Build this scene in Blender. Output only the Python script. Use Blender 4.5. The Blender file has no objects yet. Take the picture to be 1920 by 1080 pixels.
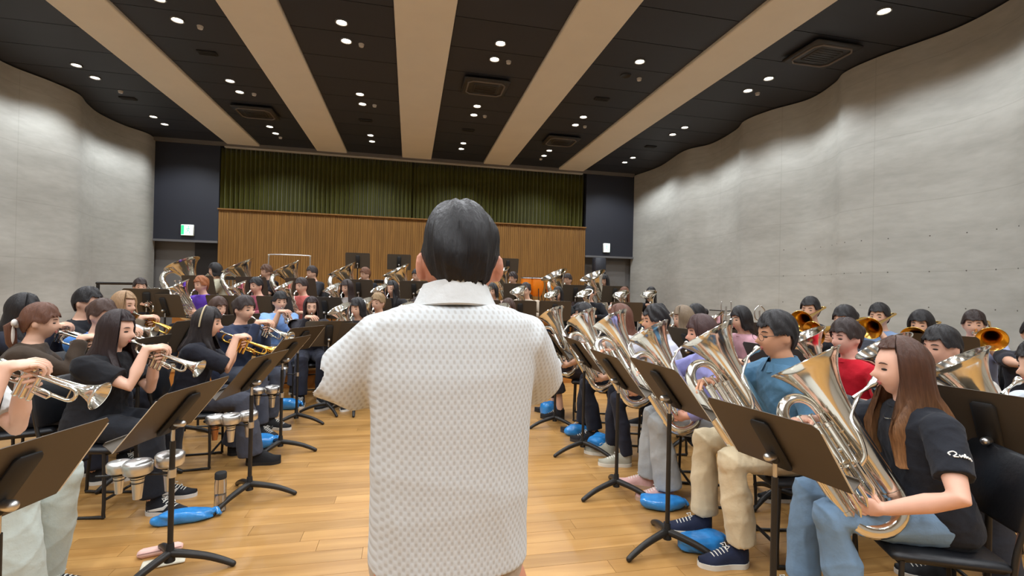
import bpy, math, random
import numpy as np
from mathutils import Matrix, Vector
random.seed(7); np.random.seed(7)
S = bpy.context.scene
COL = S.collection
# ------------------------------------------------------------------ camera
F_PX, CAM_H = 900.0, 1.45
YAW, PITCH, ROLL = 0.210131, 0.0046922, 0.0219965
def _basis():
    f = np.array([math.sin(YAW)*math.cos(PITCH), math.cos(YAW)*math.cos(PITCH), math.sin(PITCH)])
    r0 = np.array([math.cos(YAW), -math.sin(YAW), 0.0]); u0 = np.cross(r0, f)
    r = r0*math.cos(ROLL)+u0*math.sin(ROLL); u = -r0*math.sin(ROLL)+u0*math.cos(ROLL)
    return r, u, f
_r, _u, _f = _basis()
cam_d = bpy.data.cameras.new('camera'); cam = bpy.data.objects.new('camera', cam_d); COL.objects.link(cam)
cam_d.sensor_width = 36.0; cam_d.lens = F_PX/1920*36.0; cam_d.clip_start = 0.05; cam_d.clip_end = 100
m = Matrix.Identity(4)
for i in range(3):
    m[i][0] = _r[i]; m[i][1] = _u[i]; m[i][2] = -_f[i]
m[2][3] = CAM_H
cam.matrix_world = m
S.camera = cam
# ------------------------------------------------------------------ world, exposure
w = bpy.data.worlds.new('world'); S.world = w; w.use_nodes = True
w.node_tree.nodes['Background'].inputs[0].default_value = (0.55, 0.55, 0.58, 1)
w.node_tree.nodes['Background'].inputs[1].default_value = 0.02
S.view_settings.view_transform = 'Standard'; S.view_settings.look = 'None'
S.view_settings.gamma = 1.0; S.view_settings.use_curve_mapping = False
S.view_settings.exposure = 0.28
LAMP_POWER = 62.0
LAMP_COLOR = (0.91, 0.955, 1.0)

# ------------------------------------------------------------------ materials
MATS = {}
def srgb(c):
    return tuple((x/255/12.92 if x/255 <= .04045 else ((x/255+.055)/1.055)**2.4) for x in c)
def mat(name, rgb, rough=.6, metal=0.0, spec=.5, bump=None, var=0.0, vscale=8.0, trans=0.0, emit=0.0, sheen=0.0, alpha=1.0, coat=0.0, objrand=0.0):
    """rgb in sRGB 0-255. bump=(scale,strength). var = noise brightness variation."""
    if name in MATS: return MATS[name]
    M = bpy.data.materials.new(name); M.use_nodes = True; MATS[name] = M
    nt = M.node_tree; b = nt.nodes['Principled BSDF']
    col = srgb(rgb)
    b.inputs['Base Color'].default_value = (*col, 1); b.inputs['Roughness'].default_value = rough
    b.inputs['Metallic'].default_value = metal; b.inputs['Specular IOR Level'].default_value = spec
    if trans: b.inputs['Transmission Weight'].default_value = trans
    if sheen: b.inputs['Sheen Weight'].default_value = sheen
    if coat: b.inputs['Coat Weight'].default_value = coat
    if alpha < 1: b.inputs['Alpha'].default_value = alpha
    if emit:
        b.inputs['Emission Color'].default_value = (*col, 1); b.inputs['Emission Strength'].default_value = emit
    L = nt.links.new
    if var or bump or objrand:
        tc = nt.nodes.new('ShaderNodeTexCoord')
    if var:
        n = nt.nodes.new('ShaderNodeTexNoise'); n.inputs['Scale'].default_value = vscale; n.inputs['Detail'].default_value = 5
        L(tc.outputs['Object'], n.inputs['Vector'])
        mx = nt.nodes.new('ShaderNodeMix'); mx.data_type = 'RGBA'
        mx.inputs[6].default_value = (*[max(0, c*(1-var)) for c in col], 1); mx.inputs[7].default_value = (*[min(1, c*(1+var)) for c in col], 1)
        L(n.outputs[0], mx.inputs[0]); out = mx.outputs[2]
        L(out, b.inputs['Base Color'])
    if objrand:
        oi = nt.nodes.new('ShaderNodeObjectInfo'); hv = nt.nodes.new('ShaderNodeHueSaturation')
        mr = nt.nodes.new('ShaderNodeMapRange'); mr.inputs[3].default_value = 1-objrand; mr.inputs[4].default_value = 1+objrand
        L(oi.outputs['Random'], mr.inputs[0]); L(mr.outputs[0], hv.inputs['Value'])
        if var: L(out, hv.inputs['Color'])
        else: hv.inputs['Color'].default_value = (*col, 1)
        L(hv.outputs[0], b.inputs['Base Color'])
    if bump:
        n2 = nt.nodes.new('ShaderNodeTexNoise'); n2.inputs['Scale'].default_value = bump[0]; n2.inputs['Detail'].default_value = 4
        L(tc.outputs['Object'], n2.inputs['Vector'])
        bp = nt.nodes.new('ShaderNodeBump'); bp.inputs['Strength'].default_value = bump[1]; bp.inputs['Distance'].default_value = .01
        L(n2.outputs[0], bp.inputs['Height']); L(bp.outputs[0], b.inputs['Normal'])
    return M
def cloth(rgb): return mat('cloth_%d_%d_%d' % rgb, rgb, .85, spec=.25, bump=(45, .25), var=.12, vscale=14, sheen=.05)
def hairm(rgb, tip=None):
    name = ('hair_%d_%d_%d' % rgb)+('_ombre' if tip else '')
    if name in MATS: return MATS[name]
    M = mat(name, rgb, .46, spec=.32)
    nt = M.node_tree; L = nt.links.new; b = nt.nodes['Principled BSDF']
    tc = nt.nodes.new('ShaderNodeTexCoord'); mp = nt.nodes.new('ShaderNodeMapping'); mp.inputs['Scale'].default_value = (90, 90, 9)
    n = nt.nodes.new('ShaderNodeTexNoise'); n.inputs['Scale'].default_value = 1.6; n.inputs['Detail'].default_value = 4
    L(tc.outputs['Object'], mp.inputs['Vector']); L(mp.outputs[0], n.inputs['Vector'])
    bp = nt.nodes.new('ShaderNodeBump'); bp.inputs['Strength'].default_value = .55; bp.inputs['Distance'].default_value = .006
    L(n.outputs[0], bp.inputs['Height']); L(bp.outputs[0], b.inputs['Normal'])
    c = srgb(rgb); mx = nt.nodes.new('ShaderNodeMix'); mx.data_type = 'RGBA'
    mx.inputs[6].default_value = (*[x*.55 for x in c], 1); mx.inputs[7].default_value = (*[x*1.5 for x in c], 1)
    L(n.outputs[0], mx.inputs[0]); L(mx.outputs[2], b.inputs['Base Color'])
    if tip:      # dyed lighter lengths
        sp = nt.nodes.new('ShaderNodeSeparateXYZ'); L(tc.outputs['Object'], sp.inputs[0])
        mr = nt.nodes.new('ShaderNodeMapRange'); mr.inputs[1].default_value = -.06; mr.inputs[2].default_value = -.4; L(sp.outputs[2], mr.inputs[0])
        m2 = nt.nodes.new('ShaderNodeMix'); m2.data_type = 'RGBA'; m2.inputs[7].default_value = (*srgb(tip), 1)
        mu = nt.nodes.new('ShaderNodeMath'); mu.operation = 'MULTIPLY'; L(mr.outputs[0], mu.inputs[0]); L(n.outputs[0], mu.inputs[1]); mu2 = nt.nodes.new('ShaderNodeMath'); mu2.operation = 'MULTIPLY'; mu2.inputs[1].default_value = 1.5; mu2.use_clamp = True; L(mu.outputs[0], mu2.inputs[0])
        L(mu2.outputs[0], m2.inputs[0]); L(mx.outputs[2], m2.inputs[6]); L(m2.outputs[2], b.inputs['Base Color'])
    return M
def skinm(rgb):
    M = mat('skin_%d_%d_%d' % rgb, rgb, .5, spec=.4, var=.06, vscale=20)
    M.node_tree.nodes['Principled BSDF'].inputs['Subsurface Weight'].default_value = .0
    M.node_tree.nodes['Principled BSDF'].inputs['Subsurface Radius'].default_value = (.02, .008, .004)
    return M
SILVER = mat('silver_plate', (232, 229, 220), .14, 1.0)
GOLD = mat('gold_lacquer', (232, 186, 92), .2, 1.0)
GOLDIN = mat('bell_inner_gold', (224, 176, 84), .2, 1.0)
BLACKM = mat('black_metal', (42, 39, 36), .45, .3, var=.1, vscale=3)
DESKM = mat('stand_desk', (82, 73, 62), .5, .1, spec=.4, var=.06, vscale=2)
CHANNEL = mat('desk_channel', (22, 20, 19), .6)
CHROME = mat('chrome', (214, 212, 208), .34, 1.0)
BLACKPAD = mat('black_vinyl', (24, 25, 29), .42, spec=.5, bump=(60, .1))
PAPER = mat('paper', (226, 224, 216), .8)
BLUEBAG = mat('blue_plastic', (58, 150, 240), .16, spec=.7, trans=.2, var=.4, vscale=16, bump=(13, .9))  # colour noise lightens the blue in patches, standing for highlights on the film
RUBBER = mat('black_rubber', (26, 26, 27), .7)
EYEM = mat('eye_dark', (30, 22, 20), .3)
LIPM = mat('lips', (186, 104, 96), .45)

# ------------------------------------------------------------------ mesh builder
def frame_mats(path):
    path = np.asarray(path, float); n = len(path)
    T = np.gradient(path, axis=0); T /= (np.linalg.norm(T, axis=1)[:, None]+1e-12)
    a = np.array([0, 0, 1.0]) if abs(T[0][2]) < .9 else np.array([1.0, 0, 0])
    N = np.cross(T[0], a); N /= np.linalg.norm(N)
    Ns = [N]
    for i in range(1, n):
        N = Ns[-1]-T[i]*np.dot(Ns[-1], T[i]); N /= (np.linalg.norm(N)+1e-12); Ns.append(N)
    Ns = np.array(Ns); return T, Ns, np.cross(T, Ns)
class MB:
    def __init__(s): s.v = []; s.f = []; s.n = 0; s.mi = []
    def add(s, v, f, mi=0):
        v = np.asarray(v, float).reshape(-1, 3); s.v.append(v)
        for q in f: s.f.append([int(i)+s.n for i in q])
        s.mi += [mi]*len(f); s.n += len(v); return s
    def box(s, c, d, M=None, mi=0):
        c = np.array(c, float); d = np.array(d, float)/2
        v = np.array([[x, y, z] for x in (-1, 1) for y in (-1, 1) for z in (-1, 1)], float)*d
        if M is not None: v = v@np.array(M).T
        return s.add(v+c, [(0, 1, 3, 2), (4, 6, 7, 5), (0, 4, 5, 1), (2, 3, 7, 6), (0, 2, 6, 4), (1, 5, 7, 3)], mi)
    def rbox(s, c, d, r=.01, mi=0):
        """box with chamfered vertical & horizontal edges: stack of inset rectangles with cut corners"""
        c = np.array(c, float); x, y, z = np.array(d, float)/2
        def ring(ix, zz):
            a, b = x-ix, y-ix; k = min(r, a*.9, b*.9)
            return [(a-k, -b, zz), (a, -b+k, zz), (a, b-k, zz), (a-k, b, zz), (-a+k, b, zz), (-a, b-k, zz), (-a, -b+k, zz), (-a+k, -b, zz)]
        k = min(r, z*.9); R = [ring(k*.8, -z), ring(0, -z+k), ring(0, z-k), ring(k*.8, z)]
        v = np.array(sum(R, []))+c; f = []
        for i in range(3):
            for j in range(8): f.append((i*8+j, i*8+(j+1) % 8, i*8+8+(j+1) % 8, i*8+8+j))
        f.append(tuple(range(7, -1, -1))); f.append(tuple(range(24, 32)))
        return s.add(v, f, mi)
    def tube(s, path, rad, n=8, cap=True, round_ends=False, sx=1.0, mi=0):
        path = np.asarray(path, float); k = len(path)
        rad = np.full(k, rad, float) if np.isscalar(rad) else np.asarray(rad, float)
        if round_ends:
            t0 = path[0]-path[1]; t0 /= np.linalg.norm(t0); t1 = path[-1]-path[-2]; t1 /= np.linalg.norm(t1)
            pre = [path[0]+t0*rad[0]*math.sin(a) for a in (1.35, .9, .45)]; prr = [rad[0]*math.cos(a) for a in (1.35, .9, .45)]
            post = [path[-1]+t1*rad[-1]*math.sin(a) for a in (.45, .9, 1.35)]; por = [rad[-1]*math.cos(a) for a in (.45, .9, 1.35)]
            path = np.vstack([pre, path, post]); rad = np.concatenate([prr, rad, por]); k = len(path)
        T, N, Bn = frame_mats(path)
        th = np.linspace(0, 2*math.pi, n, endpoint=False)
        v = path[:, None, :]+rad[:, None, None]*(np.cos(th)[None, :, None]*N[:, None, :]*sx+np.sin(th)[None, :, None]*Bn[:, None, :])
        f = [(i*n+j, i*n+(j+1) % n, (i+1)*n+(j+1) % n, (i+1)*n+j) for i in range(k-1) for j in range(n)]
        if cap: f += [tuple(range(n-1, -1, -1)), tuple((k-1)*n+j for j in range(n))]
        return s.add(v.reshape(-1, 3), f, mi)
    def lathe(s, prof, n=16, o=(0, 0, 0), ax=(0, 0, 1), mi=0, cap=False):
        """prof: list of (axial, radius)"""
        ax = np.array(ax, float); ax /= np.linalg.norm(ax); o = np.array(o, float)
        a = np.array([1.0, 0, 0]) if abs(ax[0]) < .9 else np.array([0, 1.0, 0])
        N = np.cross(ax, a); N /= np.linalg.norm(N); Bn = np.cross(ax, N)
        th = np.linspace(0, 2*math.pi, n, endpoint=False); P = np.array(prof, float); k = len(P)
        v = o+P[:, 0][:, None, None]*ax+P[:, 1][:, None, None]*(np.cos(th)[None, :, None]*N+np.sin(th)[None, :, None]*Bn)
        f = [(i*n+j, i*n+(j+1) % n, (i+1)*n+(j+1) % n, (i+1)*n+j) for i in range(k-1) for j in range(n)]
        if cap: f += [tuple(range(n-1, -1, -1)), tuple((k-1)*n+j for j in range(n))]
        return s.add(v.reshape(-1, 3), f, mi)
    def ell(s, c, r, n=14, m=9, R=None, mi=0):
        c = np.array(c, float); v = [(0, 0, -1)]; f = []
        for i in range(1, m):
            p = math.pi*i/m-math.pi/2
            for j in range(n):
                t = 2*math.pi*j/n; v.append((math.cos(p)*math.cos(t), math.cos(p)*math.sin(t), math.sin(p)))
        v.append((0, 0, 1)); v = np.array(v)*np.array(r, float)
        if R is not None: v = v@np.array(R).T
        for j in range(n):
            f.append((0, 1+(j+1) % n, 1+j)); L = 1+(m-2)*n; f.append((L+j, L+(j+1) % n, len(v)-1))
            for i in range(m-2): f.append((1+i*n+j, 1+i*n+(j+1) % n, 1+(i+1)*n+(j+1) % n, 1+(i+1)*n+j))
        return s.add(v+c, f, mi)
    def loft(s, secs, n=24, mi=0, p=2.0):
        """secs: (cx,cy,z,rx,ry) super-ellipse rings stacked"""
        th = np.linspace(0, 2*math.pi, n, endpoint=False); c, d = np.cos(th), np.sin(th)
        e = 2/p; X = np.sign(c)*abs(c)**e; Y = np.sign(d)*abs(d)**e; V = []
        for (cx, cy, z, rx, ry) in secs: V.append(np.stack([cx+rx*X, cy+ry*Y, np.full(n, z)], 1))
        k = len(secs)
        f = [(i*n+j, i*n+(j+1) % n, (i+1)*n+(j+1) % n, (i+1)*n+j) for i in range(k-1) for j in range(n)]
        f += [tuple(range(n-1, -1, -1)), tuple((k-1)*n+j for j in range(n))]
        return s.add(np.vstack(V), f, mi)
    def join(s, o, M=None):
        for v in o.v:
            pass
        V = np.vstack(o.v)
        if M is not None:
            M = np.array(M); V = V@M[:3, :3].T+M[:3, 3]
        return s.add(V, o.f)
    def mesh(s, name, mats=None, smooth=True):
        me = bpy.data.meshes.new(name); V = np.vstack(s.v)
        me.from_pydata(V.tolist(), [], s.f)
        if mats is not None:
            for q in (mats if isinstance(mats, (list, tuple)) else [mats]): me.materials.append(q)
            if any(s.mi): me.polygons.foreach_set('material_index', s.mi)
        if smooth:
            me.polygons.foreach_set('use_smooth', [True]*len(me.polygons))
            try: me.set_sharp_from_angle(angle=math.radians(48))
            except Exception: pass
        me.update(); return me
    def build(s, name, mats=None, parent=None, smooth=True):
        return link(name, s.mesh(name, mats, smooth), parent)
def link(name, me, parent=None, mats=None):
    o = bpy.data.objects.new(name, me); COL.objects.link(o)
    if parent is not None: o.parent = parent
    if mats is not None: setmat(o, mats)
    return o
def setmat(o, mats):
    mats = mats if isinstance(mats, (list, tuple)) else [mats]
    for i, q in enumerate(mats):
        if i >= len(o.data.materials): o.data.materials.append(None)
        o.material_slots[i].link = 'OBJECT'; o.material_slots[i].material = q
def tag(o, label=None, cat=None, group=None, kind=None):
    if label: o['label'] = label
    if cat: o['category'] = cat
    if group: o['group'] = group
    if kind: o['kind'] = kind
    return o
def empty(name, loc=(0, 0, 0), rz=0.0, sc=1.0):
    o = bpy.data.objects.new(name, None); COL.objects.link(o); o.location = loc; o.rotation_euler = (0, 0, rz); o.scale = (sc,)*3
    o.empty_display_size = .1; return o
def copy_tree(o, parent=None):
    c = o.copy(); COL.objects.link(c); c.parent = parent
    for ch in o.children:
        copy_tree(ch, c)
    return c
def arc(c, r, a0, a1, u, v, n=10):
    c = np.array(c, float); u = np.array(u, float); v = np.array(v, float)
    return [c+r*(math.cos(a)*u+math.sin(a)*v) for a in np.linspace(a0, a1, n)]
def spline(P, n=24):
    P = np.array(P, float); k = len(P)
    Q = np.vstack([2*P[0]-P[1], P, 2*P[-1]-P[-2]]); out = []
    for t in np.linspace(0, k-1-1e-9, n):
        i = int(t); u = t-i; a, b, c, d = Q[i], Q[i+1], Q[i+2], Q[i+3]
        out.append(.5*((2*b)+(-a+c)*u+(2*a-5*b+4*c-d)*u*u+(-a+3*b-3*c+d)*u**3))
    return np.array(out)
ORD = ['', 'first', 'second', 'third', 'fourth', 'fifth', 'sixth', 'seventh', 'eighth', 'ninth', 'tenth', 'eleventh', 'twelfth', 'thirteenth', 'fourteenth', 'fifteenth', 'sixteenth']

# ================================================================== ROOM
HC = 4.75            # ceiling height
YB = 12.5            # stage wall
Y0 = -5.0            # wall behind the camera
def node_mat(name):
    M = bpy.data.materials.new(name); M.use_nodes = True; MATS[name] = M
    return M, M.node_tree, M.node_tree.nodes['Principled BSDF'], M.node_tree.links.new
def concrete():
    M, nt, b, L = node_mat('board_marked_concrete')
    N = nt.nodes.new
    tc = N('ShaderNodeTexCoord')
    n1 = N('ShaderNodeTexNoise'); n1.inputs['Scale'].default_value = .8; n1.inputs['Detail'].default_value = 8; n1.inputs['Roughness'].default_value = .62
    mp = N('ShaderNodeMapping'); mp.inputs['Scale'].default_value = (1, .45, 2.2); L(tc.outputs['Object'], mp.inputs[0]); L(mp.outputs[0], n1.inputs['Vector'])
    n2 = N('ShaderNodeTexNoise'); n2.inputs['Scale'].default_value = 3; n2.inputs['Detail'].default_value = 6
    mp2 = N('ShaderNodeMapping'); mp2.inputs['Scale'].default_value = (1.6, 1.6, 5); L(tc.outputs['Object'], mp2.inputs[0]); L(mp2.outputs[0], n2.inputs['Vector'])
    r1 = N('ShaderNodeValToRGB'); r1.color_ramp.elements[0].position = .3; r1.color_ramp.elements[1].position = .72
    r1.color_ramp.elements[0].color = (*srgb((168, 167, 160)), 1); r1.color_ramp.elements[1].color = (*srgb((198, 198, 191)), 1)
    L(n1.outputs[0], r1.inputs[0])
    mx = N('ShaderNodeMix'); mx.data_type = 'RGBA'; mx.blend_type = 'MULTIPLY'; mx.inputs[0].default_value = .22
    r2 = N('ShaderNodeValToRGB'); r2.color_ramp.elements[0].position = .3; r2.color_ramp.elements[0].color = (.55, .54, .52, 1); r2.color_ramp.elements[1].position = .65
    L(n2.outputs[0], r2.inputs[0]); L(r1.outputs[0], mx.inputs[6]); L(r2.outputs[0], mx.inputs[7])
    # shutter-board joints every 0.9 m in height and 1.8 m in length: fine darker lines
    sx = N('ShaderNodeSeparateXYZ'); L(tc.outputs['Object'], sx.inputs[0])
    def line(sock, period, wdt):
        a = N('ShaderNodeMath'); a.operation = 'PINGPONG'; a.inputs[1].default_value = period/2; L(sock, a.inputs[0])
        c = N('ShaderNodeMath'); c.operation = 'LESS_THAN'; c.inputs[1].default_value = wdt; L(a.outputs[0], c.inputs[0]); return c
    la = line(sx.outputs[2], .9, .006); lb = line(sx.outputs[1], 1.8, .006)
    mm = N('ShaderNodeMath'); mm.operation = 'MAXIMUM'; L(la.outputs[0], mm.inputs[0]); L(lb.outputs[0], mm.inputs[1])
    m3 = N('ShaderNodeMix'); m3.data_type = 'RGBA'; m3.blend_type = 'MULTIPLY'; m3.inputs[7].default_value = (.72, .7, .68, 1)
    f = N('ShaderNodeMath'); f.operation = 'MULTIPLY'; f.inputs[1].default_value = .35; L(mm.outputs[0], f.inputs[0])
    L(f.outputs[0], m3.inputs[0]); L(mx.outputs[2], m3.inputs[6]); L(m3.outputs[2], b.inputs['Base Color'])
    b.inputs['Roughness'].default_value = .55; b.inputs['Specular IOR Level'].default_value = .35
    bp = N('ShaderNodeBump'); bp.inputs['Strength'].default_value = .06; bp.inputs['Distance'].default_value = .02
    L(n2.outputs[0], bp.inputs['Height']); L(bp.outputs[0], b.inputs['Normal'])
    return M
CONC = concrete()
def woodmat(name, dark, light, rough, sc, rnd, coat=0.0, spec=.5):
    M, nt, b, L = node_mat(name); N = nt.nodes.new
    tc = N('ShaderNodeTexCoord'); oi = N('ShaderNodeObjectInfo')
    ad = N('ShaderNodeVectorMath'); ad.operation = 'ADD'; cb = N('ShaderNodeCombineXYZ')
    mu = N('ShaderNodeMath'); mu.operation = 'MULTIPLY'; mu.inputs[1].default_value = 37; L(oi.outputs['Random'], mu.inputs[0])
    L(mu.outputs[0], cb.inputs[0]); L(mu.outputs[0], cb.inputs[1])
    geo = N('ShaderNodeNewGeometry')
    mp = N('ShaderNodeMapping'); mp.inputs['Scale'].default_value = sc; L(geo.outputs['Position'], mp.inputs[0])
    L(mp.outputs[0], ad.inputs[0]); L(cb.outputs[0], ad.inputs[1])
    n = N('ShaderNodeTexNoise'); n.inputs['Scale'].default_value = 1; n.inputs['Detail'].default_value = 6; n.inputs['Distortion'].default_value = .6
    L(ad.outputs[0], n.inputs['Vector'])
    r = N('ShaderNodeValToRGB'); r.color_ramp.elements[0].position = .32; r.color_ramp.elements[1].position = .7
    r.color_ramp.elements[0].color = (*srgb(dark), 1); r.color_ramp.elements[1].color = (*srgb(light), 1); L(n.outputs[0], r.inputs[0])
    hv = N('ShaderNodeHueSaturation'); mr = N('ShaderNodeMapRange'); mr.inputs[3].default_value = 1-rnd; mr.inputs[4].default_value = 1+rnd
    L(oi.outputs['Random'], mr.inputs[0]); L(mr.outputs[0], hv.inputs['Value']); L(r.outputs[0], hv.inputs['Color'])
    L(hv.outputs[0], b.inputs['Base Color']); b.inputs['Roughness'].default_value = rough; b.inputs['Specular IOR Level'].default_value = spec
    b.inputs['Coat Weight'].default_value = coat; b.inputs['Coat Roughness'].default_value = .25
    return M
PLANK = woodmat('oak_floor', (160, 116, 62), (186, 142, 84), .34, (1.2, 14, 1), .11, spec=.45)
STAGE = woodmat('stage_oak', (150, 92, 36), (190, 126, 56), .38, (1.2, 14, 4), .06)
SLAT = woodmat('wall_slat_wood', (122, 84, 34), (146, 104, 46), .5, (14, 14, 1.0), .05)
SLATBACK = mat('slat_backing', (96, 62, 28), .8)
DARKCEIL = mat('ceiling_black_panel', (46, 49, 57), .55, spec=.35, var=.08, vscale=1.5, objrand=.06)
DARKCEIL2 = mat('ceiling_void', (14, 14, 15), .8)
BEIGE = mat('ceiling_beige_plaster', (222, 215, 200), .7, var=.06, vscale=2.2, bump=(6, .08))
NAVYWALL = mat('navy_wall', (40, 43, 54), .6, var=.05, vscale=1)
GREYWALL = mat('grey_wall', (120, 118, 116), .7, var=.06, vscale=1.2)
PALE = mat('pale_wall', (190, 188, 182), .8, var=.05, vscale=1)

# ---- floor: base slab + planks
fl = MB().box((.2, 3.5, -.06), (15, 18.5, .1)).build('floor', mat('floor_gap', (122, 86, 44), .7)); tag(fl, 'pale oak strip floor of the rehearsal hall', kind='structure')
PW = .118
unit = MB().box((0, 0, 0), (1, 1, 1)).mesh('plank', PLANK, smooth=False)
rest = MB(); cand = []
y = Y0; row = 0
while y < 12.4:
    x = -6.9-random.random()*1.5
    while x < 7.3:
        L = random.choice((1.2, 1.5, 1.8, .9)); cand.append((x+L/2, y+PW/2, L)); x += L
    y += PW; row += 1
def plank_score(c):
    x, y, L = c
    inside = 1.55 < y < 7.2 and -2.1 < x < 2.5
    return (0 if inside else 1, y)
cand.sort(key=plank_score)
for i, (x, y, L) in enumerate(cand):
    if i < 298:
        o = link('plank', unit, fl); o.location = (x, y, -.005); o.scale = (L-.0018, PW-.0016, .012)
    else: rest.box((x, y, -.005), (L-.0018, PW-.0016, .012))
ro = rest.build('plank', PLANK, fl, smooth=False); tag(ro, kind='stuff')

# ---- stage tiers (three wooden risers)
TIERS = [(7.25, 8.62, .28), (8.62, 10.1, .52), (10.1, 12.48, 1.0)]
for k, (ya, yb, z) in enumerate(TIERS):
    t = MB().box((.12, (ya+yb)/2+.0, z/2-.012), (8.9, yb-ya, z-.024)).build('trim_%d' % (k+1), STAGE, smooth=False)
    tag(t, '%s wooden stage riser step' % ['low front', 'middle', 'high rear'][k], kind='structure')
    nb = 9
    for j in range(nb):     # deck boards of the riser, each with a nosing over the front
        wy = (yb-ya)/nb
        MB().box((.12, ya+wy*(j+.5)-(.012 if j == 0 else 0), z-.012), (8.92, wy-.004+(.024 if j == 0 else 0), .024)).build('deck_board', PLANK, t, smooth=False)

# ---- side walls (undulating cast concrete)
RW = [(6.1, 12.6), (6.28, 11.4), (6.12, 10.0), (6.38, 9.35), (6.3, 8.45), (6.12, 7.95), (6.2, 7.4), (6.45, 6.8), (6.33, 6.2), (6.16, 5.85), (6.2, 5.35), (6.42, 4.6), (6.36, 4.0), (6.18, 3.6), (6.22, 3.1), (6.45, 2.3), (6.36, 1.75), (6.18, 1.35), (6.22, .9), (6.45, .1), (6.3, -.9), (6.2, -1.4), (6.45, -2.2), (6.25, -3.5), (6.3, -5)]
LW = [(-5.8, 12.6), (-5.76, 12.1), (-5.97, 11.6), (-6.05, 10.95), (-5.95, 10.4), (-5.8, 9.9), (-5.9, 9.4), (-6.1, 8.9), (-6.12, 8.4), (-6.0, 7.95), (-5.82, 7.6), (-5.9, 7.1), (-6.1, 6.6), (-6.1, 6.1), (-5.85, 5.3), (-6.1, 4.4), (-5.85, 3.0), (-6.1, 2.1), (-5.85, .7), (-6.1, -.2), (-5.85, -1.6), (-6.1, -2.6), (-5.95, -5)]
def wavy(name, P, sgn, label):
    Q = spline([(x, y, 0) for x, y in P], 180); V = []; F = []; n = len(Q)
    T = np.gradient(Q, axis=0); T /= np.linalg.norm(T, axis=1)[:, None]
    Nn = np.stack([T[:, 1], -T[:, 0], T[:, 2]*0], 1); Nn *= np.sign(Nn[:, :1]*sgn+1e-9)
    O = Q+Nn*.25
    for R, z in ((Q, 0), (Q, HC), (O, HC), (O, 0)): V.append(np.column_stack([R[:, 0], R[:, 1], np.full(n, float(z))]))
    for k in range(4):
        a, b = k*n, ((k+1) % 4)*n
        for i in range(n-1): F.append((a+i, a+i+1, b+i+1, b+i))
    o = MB().add(np.vstack(V), F).build(name, CONC); tag(o, label, kind='structure')
    return o, Q, Nn
wr, RQ, RN = wavy('wall_right', RW, 1, 'curving raw concrete wall on the right')
wl, LQ, LN = wavy('wall_left', LW, -1, 'curving raw concrete wall on the left')
tie = MB()                                   # form-tie holes of the cast concrete
for Q, Nn in ((RQ, RN),):
    for i in range(4, len(Q)-2, 4):
        if Q[i][1] > 7.2: continue
        for z in (.9, 1.35, 1.8, 2.25):
            p = Q[i]-Nn[i]*.0012; p[2] = z
            tie.lathe([(0, .0), (.0, .008), (.004, .010)], 7, p, Nn[i])
    t = tie.build('tie_hole', mat('tie_hole', (96, 93, 87), .9), wr if Q is RQ else wl); tag(t, kind='stuff'); tie = MB()
wb = MB().box((.2, Y0-.1, HC/2), (13.4, .2, HC)).build('wall_back', PALE); tag(wb, 'pale wall behind the conductor', kind='structure')

# ---- stage end wall
wf = MB()
wf.box((.1, YB+.30, HC/2), (13, .1, HC))                          # rear plane
wall_f = wf.build('wall_front', GREYWALL, smooth=False); tag(wall_f, 'grey recessed wall behind the stage', kind='structure')
for (x0, x1, nm) in ((-6.3, -4.44, 'left'), (4.7, 6.6, 'right')):
    o = MB().box(((x0+x1)/2, YB+.12, (2.45+HC)/2), (x1-x0, .24, HC-2.45)).build('trim_%d' % (4 if nm == 'left' else 5), NAVYWALL, smooth=False)
    tag(o, 'dark navy wall panel above the %s side opening' % nm, kind='structure')
    MB().box(((x0+x1)/2, YB-.01, 2.43), (x1-x0, .05, .05)).build('lintel_strip', mat('lintel_grey', (112, 112, 114), .5), o, smooth=False)
# doors in the recesses
d = MB().box((-4.75, YB+.23, 1.22), (.5, .06, 2.4)).build('door_1', mat('doorway_shade', (30, 24, 22), .5), smooth=False); tag(d, 'dark open doorway beside the slatted wood wall', kind='structure')  # solid slab; its dark colour stands for the shade inside the open doorway
MB().box((-4.56, YB+.19, 1.1), (.03, .04, .16)).build('door_handle', CHROME, d)
d = MB().box((5.55, YB+.235, 1.2), (.9, .05, 2.3)).build('door_2', GREYWALL, smooth=False); tag(d, 'grey flush door right of the slatted wood wall', kind='structure')
MB().box((5.2, YB+.2, 1.1), (.03, .04, .16)).build('door_handle', CHROME, d)
# slatted timber wall
pw = MB().box((.13, YB+.06, 1.6), (9.14, .04, 3.2)).build('wall_stage_slats', SLATBACK, smooth=False); tag(pw, 'brown vertical timber slat wall behind the stage', kind='structure')
su = MB().box((0, 0, 0), (1, 1, 1)).mesh('slat', SLAT, smooth=False)
ns = 165; pitch = 9.14/ns
for i in range(ns):
    o = link('slat', su, pw); o.location = (-4.44+pitch*(i+.5), YB+.015, 1.6); o.scale = (pitch*.92, .022, 3.2)
MB().box((.13, YB+.03, 3.215), (9.16, .16, .03)).build('top_rail', SLAT, pw, smooth=False)
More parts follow.
